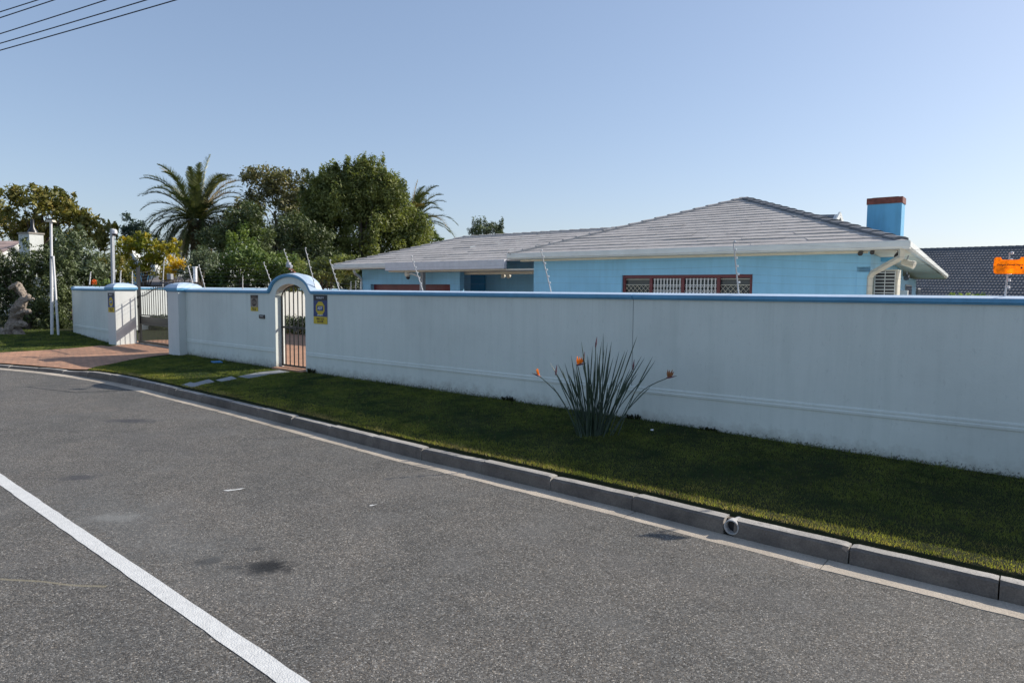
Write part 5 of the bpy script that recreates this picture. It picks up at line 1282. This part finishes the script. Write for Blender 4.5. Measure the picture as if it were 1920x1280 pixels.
# green shrubs in front (bright broadleaf mass)
Y = 33.; l = PXL([(455,480,40,44),(500,500,44,40),(420,505,34,36),(470,440,30,24,3),(540,510,40,34),(400,520,30,26)], Y)
tree('shrub', gnd(465, Y), subdiv(l, 16, 7, .2, .42), 330, .17, F_['bright'], 'bright green broadleaf shrub behind the wall left of the arch', 'shrub', 8, .14, 14, .6, sprigs=40)
Y = 36.; l = PXL([(440,420,34,30),(410,450,26,26),(470,410,24,24),(490,450,30,40)], Y)
tree('shrub', gnd(440, Y), subdiv(l, 14, 9, .25, .45), 260, .18, F_['hedge'], 'dark green shrub standing right under the palm', 'shrub', 10, .14, 12, .6)
Y = 30.; l = PXL([(375,478,22,18),(365,500,24,22),(395,490,20,20),(345,510,18,16)], Y)
tree('shrub', gnd(372, Y), subdiv(l, 12, 11, .25, .45), 420, .12, F_['grey'], 'grey green bush at the foot of the palm trunk', 'shrub', 12, .1, 10, .6)
Y = 31.; l = PXL([(580,510,40,30),(620,505,36,26),(650,495,30,20),(560,535,40,18)], Y)
tree('shrub', gnd(600, Y), subdiv(l, 14, 13, .25, .45), 330, .15, F_['dark'], 'dark shrub behind the fence posts right of the arch', 'shrub', 14, .12, 10, .6)
# hedge at the left
Y = 27.5; l = PXL([(20,500,40,30),(70,490,34,34),(-20,500,40,34),(110,500,28,40),(0,560,50,50,.4),(50,570,50,50,.4),(100,570,40,55,.3),(130,545,20,40,.2),(-50,560,50,55,.5),(30,530,50,36,.2),(60,600,60,32,.5),(110,605,30,30,.2)], Y)
tree('hedge', gnd(50, Y), subdiv(l, 15, 15, .2, .4), 480, .13, F_['hedge'], 'tall dark hedge behind the white pole and the dead trunk', 'hedge', 16, .12, 16, .6, sprigs=40)
Y = 30.; l = PXL([(120,455,28,34),(145,465,30,36),(110,490,30,30),(150,500,40,28),(185,500,30,30,.5)], Y)
tree('shrub', gnd(130, Y), subdiv(l, 14, 17, .2, .42), 380, .16, F_['grey'], 'pale grey green shrub behind the white pole', 'shrub', 18, .1, 12, .65, sprigs=30)
Y = 32.; l = PXL([(195,495,30,26),(220,500,26,26),(180,520,34,20),(230,520,30,18),(160,525,24,14)], Y)
tree('shrub', gnd(200, Y), subdiv(l, 13, 19, .25, .45), 340, .15, F_['autumn'], 'olive yellow shrub behind the camera pole', 'shrub', 20, .1, 10, .7)
Y = 34.; l = PXL([(235,460,24,18),(270,460,22,18),(290,480,24,20),(320,470,20,16),(265,500,26,16),(310,510,24,16),(225,485,18,16)], Y)
tree('shrub', gnd(270, Y), subdiv(l, 12, 21, .25, .45), 300, .17, F_['yellow'], 'loose yellow green shrub tree behind the driveway gate', 'shrub', 22, .1, 26, .8, sprigs=40)
Y = 31.; l = PXL([(330,490,20,14),(322,505,20,12),(338,500,14,14),(314,520,14,8)], Y)
tree('shrub', gnd(325, Y), subdiv(l, 12, 23, .25, .45), 420, .14, F_['gold'], 'golden yellow leaved shrub left of the right gate pillar', 'shrub', 24, .08, 10, .6, squash=.6)
Y = 52.; l = PXL([(240,430,22,28),(262,440,18,22),(250,450,34,24),(285,455,16,18)], Y)
tree('tree', gnd(250, Y), subdiv(l, 12, 25, .25, .45), 110, .26, F_['blue'], 'distant blue green tree left of the palm', 'tree', 26, .2, 12, .7, sprigs=20)
Y = 35.; l = PXL([(380+36*k, 528+((k*7)%3)*4, 26, 22) for k in range(9)]+[(560,505,30,24),(610,500,30,24),(650,510,26,22)], Y)
tree('hedge', gnd(520, Y), subdiv(l, 9, 61, .3, .5), 260, .17, F_['hedge'], 'long dark hedge at the back of the garden behind the fence wires', 'hedge', 62, .1, 4, .6)
# bush over the wing roof
Y = 40.; l = PXL([(905,432,26,12),(925,428,18,14),(890,436,12,10),(936,432,10,14)], Y)
r0 = np.random.default_rng(30); lb = subdiv(l, 10, 27, .25, .45)
for _ in range(26): u = r0.uniform(880, 944); p = atY(u, r0.uniform(414, 432), Y); lb.append((p.x, p.y, p.z, .07, .07, .42))
tree('shrub_tree', gnd(910, Y), lb, 380, .2, F_['grey'], 'feathery bush showing above the garage roof', 'tree', 28, .12, 10, .7, squash=.5)
Y = 46.; l = PXL([(812,440,14,10),(820,450,14,8)], Y)
tree('shrub', gnd(815, Y), subdiv(l, 8, 29, .2, .35), 120, .2, F_['bright'], 'pale small leafy bush below the distant palm', 'shrub', 31, .08, 8, .9)
# low garden hedge seen through the gates
for (u, Yc, L_, lab) in ((286, 27.6, .7, 'low planting behind the driveway gate'), (550, 27.5, 2.6, 'clipped low hedge seen through the arched gate')):
    c_ = atY(u, 600, Yc); lb = [(c_.x+t*.79, c_.y-t*.61, .72, .35, .35, .42) for t in np.linspace(-L_, L_, 22)]
    tree('hedge', (c_.x, c_.y, .4), lb, 1100, .1, F_['hedge'], lab, 'hedge', int(u), .03, 2, .6)
# orange flower plant on the left wall
c_ = atY(178, 529, 24.6); fl = empty('flowering_plant', (c_.x, c_.y, 1.9), 'plant with one orange flower peeping over the left wall', 'plant')
r0 = np.random.default_rng(44); quads_mesh('leaves', leaf_cloud([(c_.x+.15, c_.y, c_.z-.05, .2, .15, .1), (c_.x+.4, c_.y, c_.z+.03, .15, .15, .1)], 900, .1, r0), F_['bright'], fl)
quads_mesh('flower', leaf_cloud([(c_.x, c_.y-.05, c_.z, .075, .075, .085)], 9000, .07, r0), simple('flower_orange', (.9, .16, .01), .5, .1), fl)

# small weeds growing behind the wall at the far right
for u, lab in ((1815, 'green weed tips peeping over the wall below the charcoal roof'),):
    c_ = atY(u, 550, 8.6); quads_ = leaf_cloud([(c_.x+.1*k, c_.y, c_.z-.04, .05, .05, .05) for k in range(-2, 3)], 3000, .05, np.random.default_rng(2)); tag(quads_mesh('weed', quads_, F_['bright'], loc=(c_.x, c_.y, c_.z)), lab, 'weed')

# palms
def palm(base, zc, label, seed, nf=64, L=3.7, tr=.42):
    r0 = random.Random(seed); base = Vector(base); top = Vector((base.x, base.y, zc)); root = empty('palm_tree', tuple(base), label, 'palm tree')
    b = MB(); P = [base-Vector((0, 0, .3))]+[base.lerp(top, t) for t in np.linspace(.05, 1, 26)]
    rad = [tr*1.2]+[tr*(1.0+.16*((i % 2)*1.)-.1*i/26+(.35 if i > 22 else 0)) for i in range(26)]; b.tube(P, rad, 14); b.build('trunk', M['bark'], root)
    for i in range(nf):
        a = i*2.39996+r0.uniform(-.2, .2); fr = i/nf; el = R(78 - 128*fr**1.05 + r0.uniform(-9, 9)); Lf = L*r0.uniform(.85, 1.08)*(1 if fr < .75 else .85)
        hx = Vector((math.cos(a), math.sin(a), 0)); pts = []; d = hx*math.cos(el)+Vector((0, 0, math.sin(el))); p = top + hx*.25*1 + Vector((0, 0, .25*(1-fr)))
        n = 16; 
        for k in range(n+1):
            pts.append(p.copy()); p = p + d*(Lf/n); droop = .10+.05*(1-abs(math.sin(el))); d = (d-Vector((0, 0, droop*(.4+k/n*1.3)))).normalized()
        dry = fr > .86 or r0.random() < .12
        Q = []
        for k in range(1, n*4+1):
            t = k/(n*4); f_ = t*n; i0_ = min(int(f_), n-1); q = pts[i0_].lerp(pts[i0_+1], f_-i0_); tg = (pts[i0_+1]-pts[i0_]).normalized()
            side = tg.cross(Vector((0, 0, 1))); side = side.normalized() if side.length > .05 else Vector((-hx.y, hx.x, 0)); upv = side.cross(tg).normalized()
            ll = (.46*math.sin(math.pi*min(1, t*.92+.08))**.6+.05)*L/3.7
            for sg in (-1, 1):
                dr = (side*sg*.75+upv*r0.uniform(.05, .65)+tg*.75).normalized(); ww = tg*.034+upv*.02; e = q+dr*ll-Vector((0, 0, ll*.06))
                Q.append([tuple(q-ww), tuple(q+ww), tuple(e+ww*.25), tuple(e-ww*.25)])
        fo = quads_mesh('frond', np.array(Q), F_['palmd'] if dry else F_['palm'], root)
        # rachis as a few extra faces kept in the same part
        me = fo.data; bm = bmesh.new(); bm.from_mesh(me); org = base
        w0 = .03
        for k in range(n):
            tg = (pts[k+1]-pts[k]).normalized(); sd_ = tg.cross(Vector((0, 0, 1))); sd_ = sd_.normalized() if sd_.length > .05 else Vector((1, 0, 0)); w1, w2 = w0*(1-k/n)+.006, w0*(1-(k+1)/n)+.006
            bm.faces.new([bm.verts.new(v-org) for v in (pts[k]-sd_*w1, pts[k]+sd_*w1, pts[k+1]+sd_*w2, pts[k+1]-sd_*w2)])
        bm.to_mesh(me); bm.free()
pc_ = atY(368, 408, 47.); palm((pc_.x, pc_.y, .4), pc_.z-.2, 'large date palm with a full crown, left of the olive brown tree', 1, 100, 4.15, .42)
pc_ = atY(765, 432, 50.); palm((pc_.x, pc_.y, .4), pc_.z, 'smaller palm half hidden behind the big evergreen', 2, 80, 4.0, .35)

# ------------------------------------------------------------------ overhead cables
for k, (p, q) in enumerate((((0, 95.5), (332, 0)), ((0, 82.5), (276, 0)), ((0, 64.5), (200, 0)), ((0, 34.5), (103, 0)), ((0, 23.5), (73, 0)))):
    zz = 7.2 + .22*k; a = atz(p[0], p[1], zz); c_ = atz(q[0], q[1], zz+.25); d = (c_-a); d = d/ d.x
    pts = [a + d*t + Vector((0, 0, .0009*(t-3)**2 - .0)) for t in np.linspace(-42, 26, 70)]
    b = MB(); b.tube(pts, .011, 5)
    lab = ['lowest overhead cable crossing the top left corner', 'second lowest overhead cable in the top left corner', 'middle overhead cable of the five at the top left', 'second highest overhead cable in the top left corner', 'highest overhead cable at the top left corner'][k]
    tag(b.build('overhead_cable', M['cable'], loc=a), lab, 'cable', 'overhead cables')
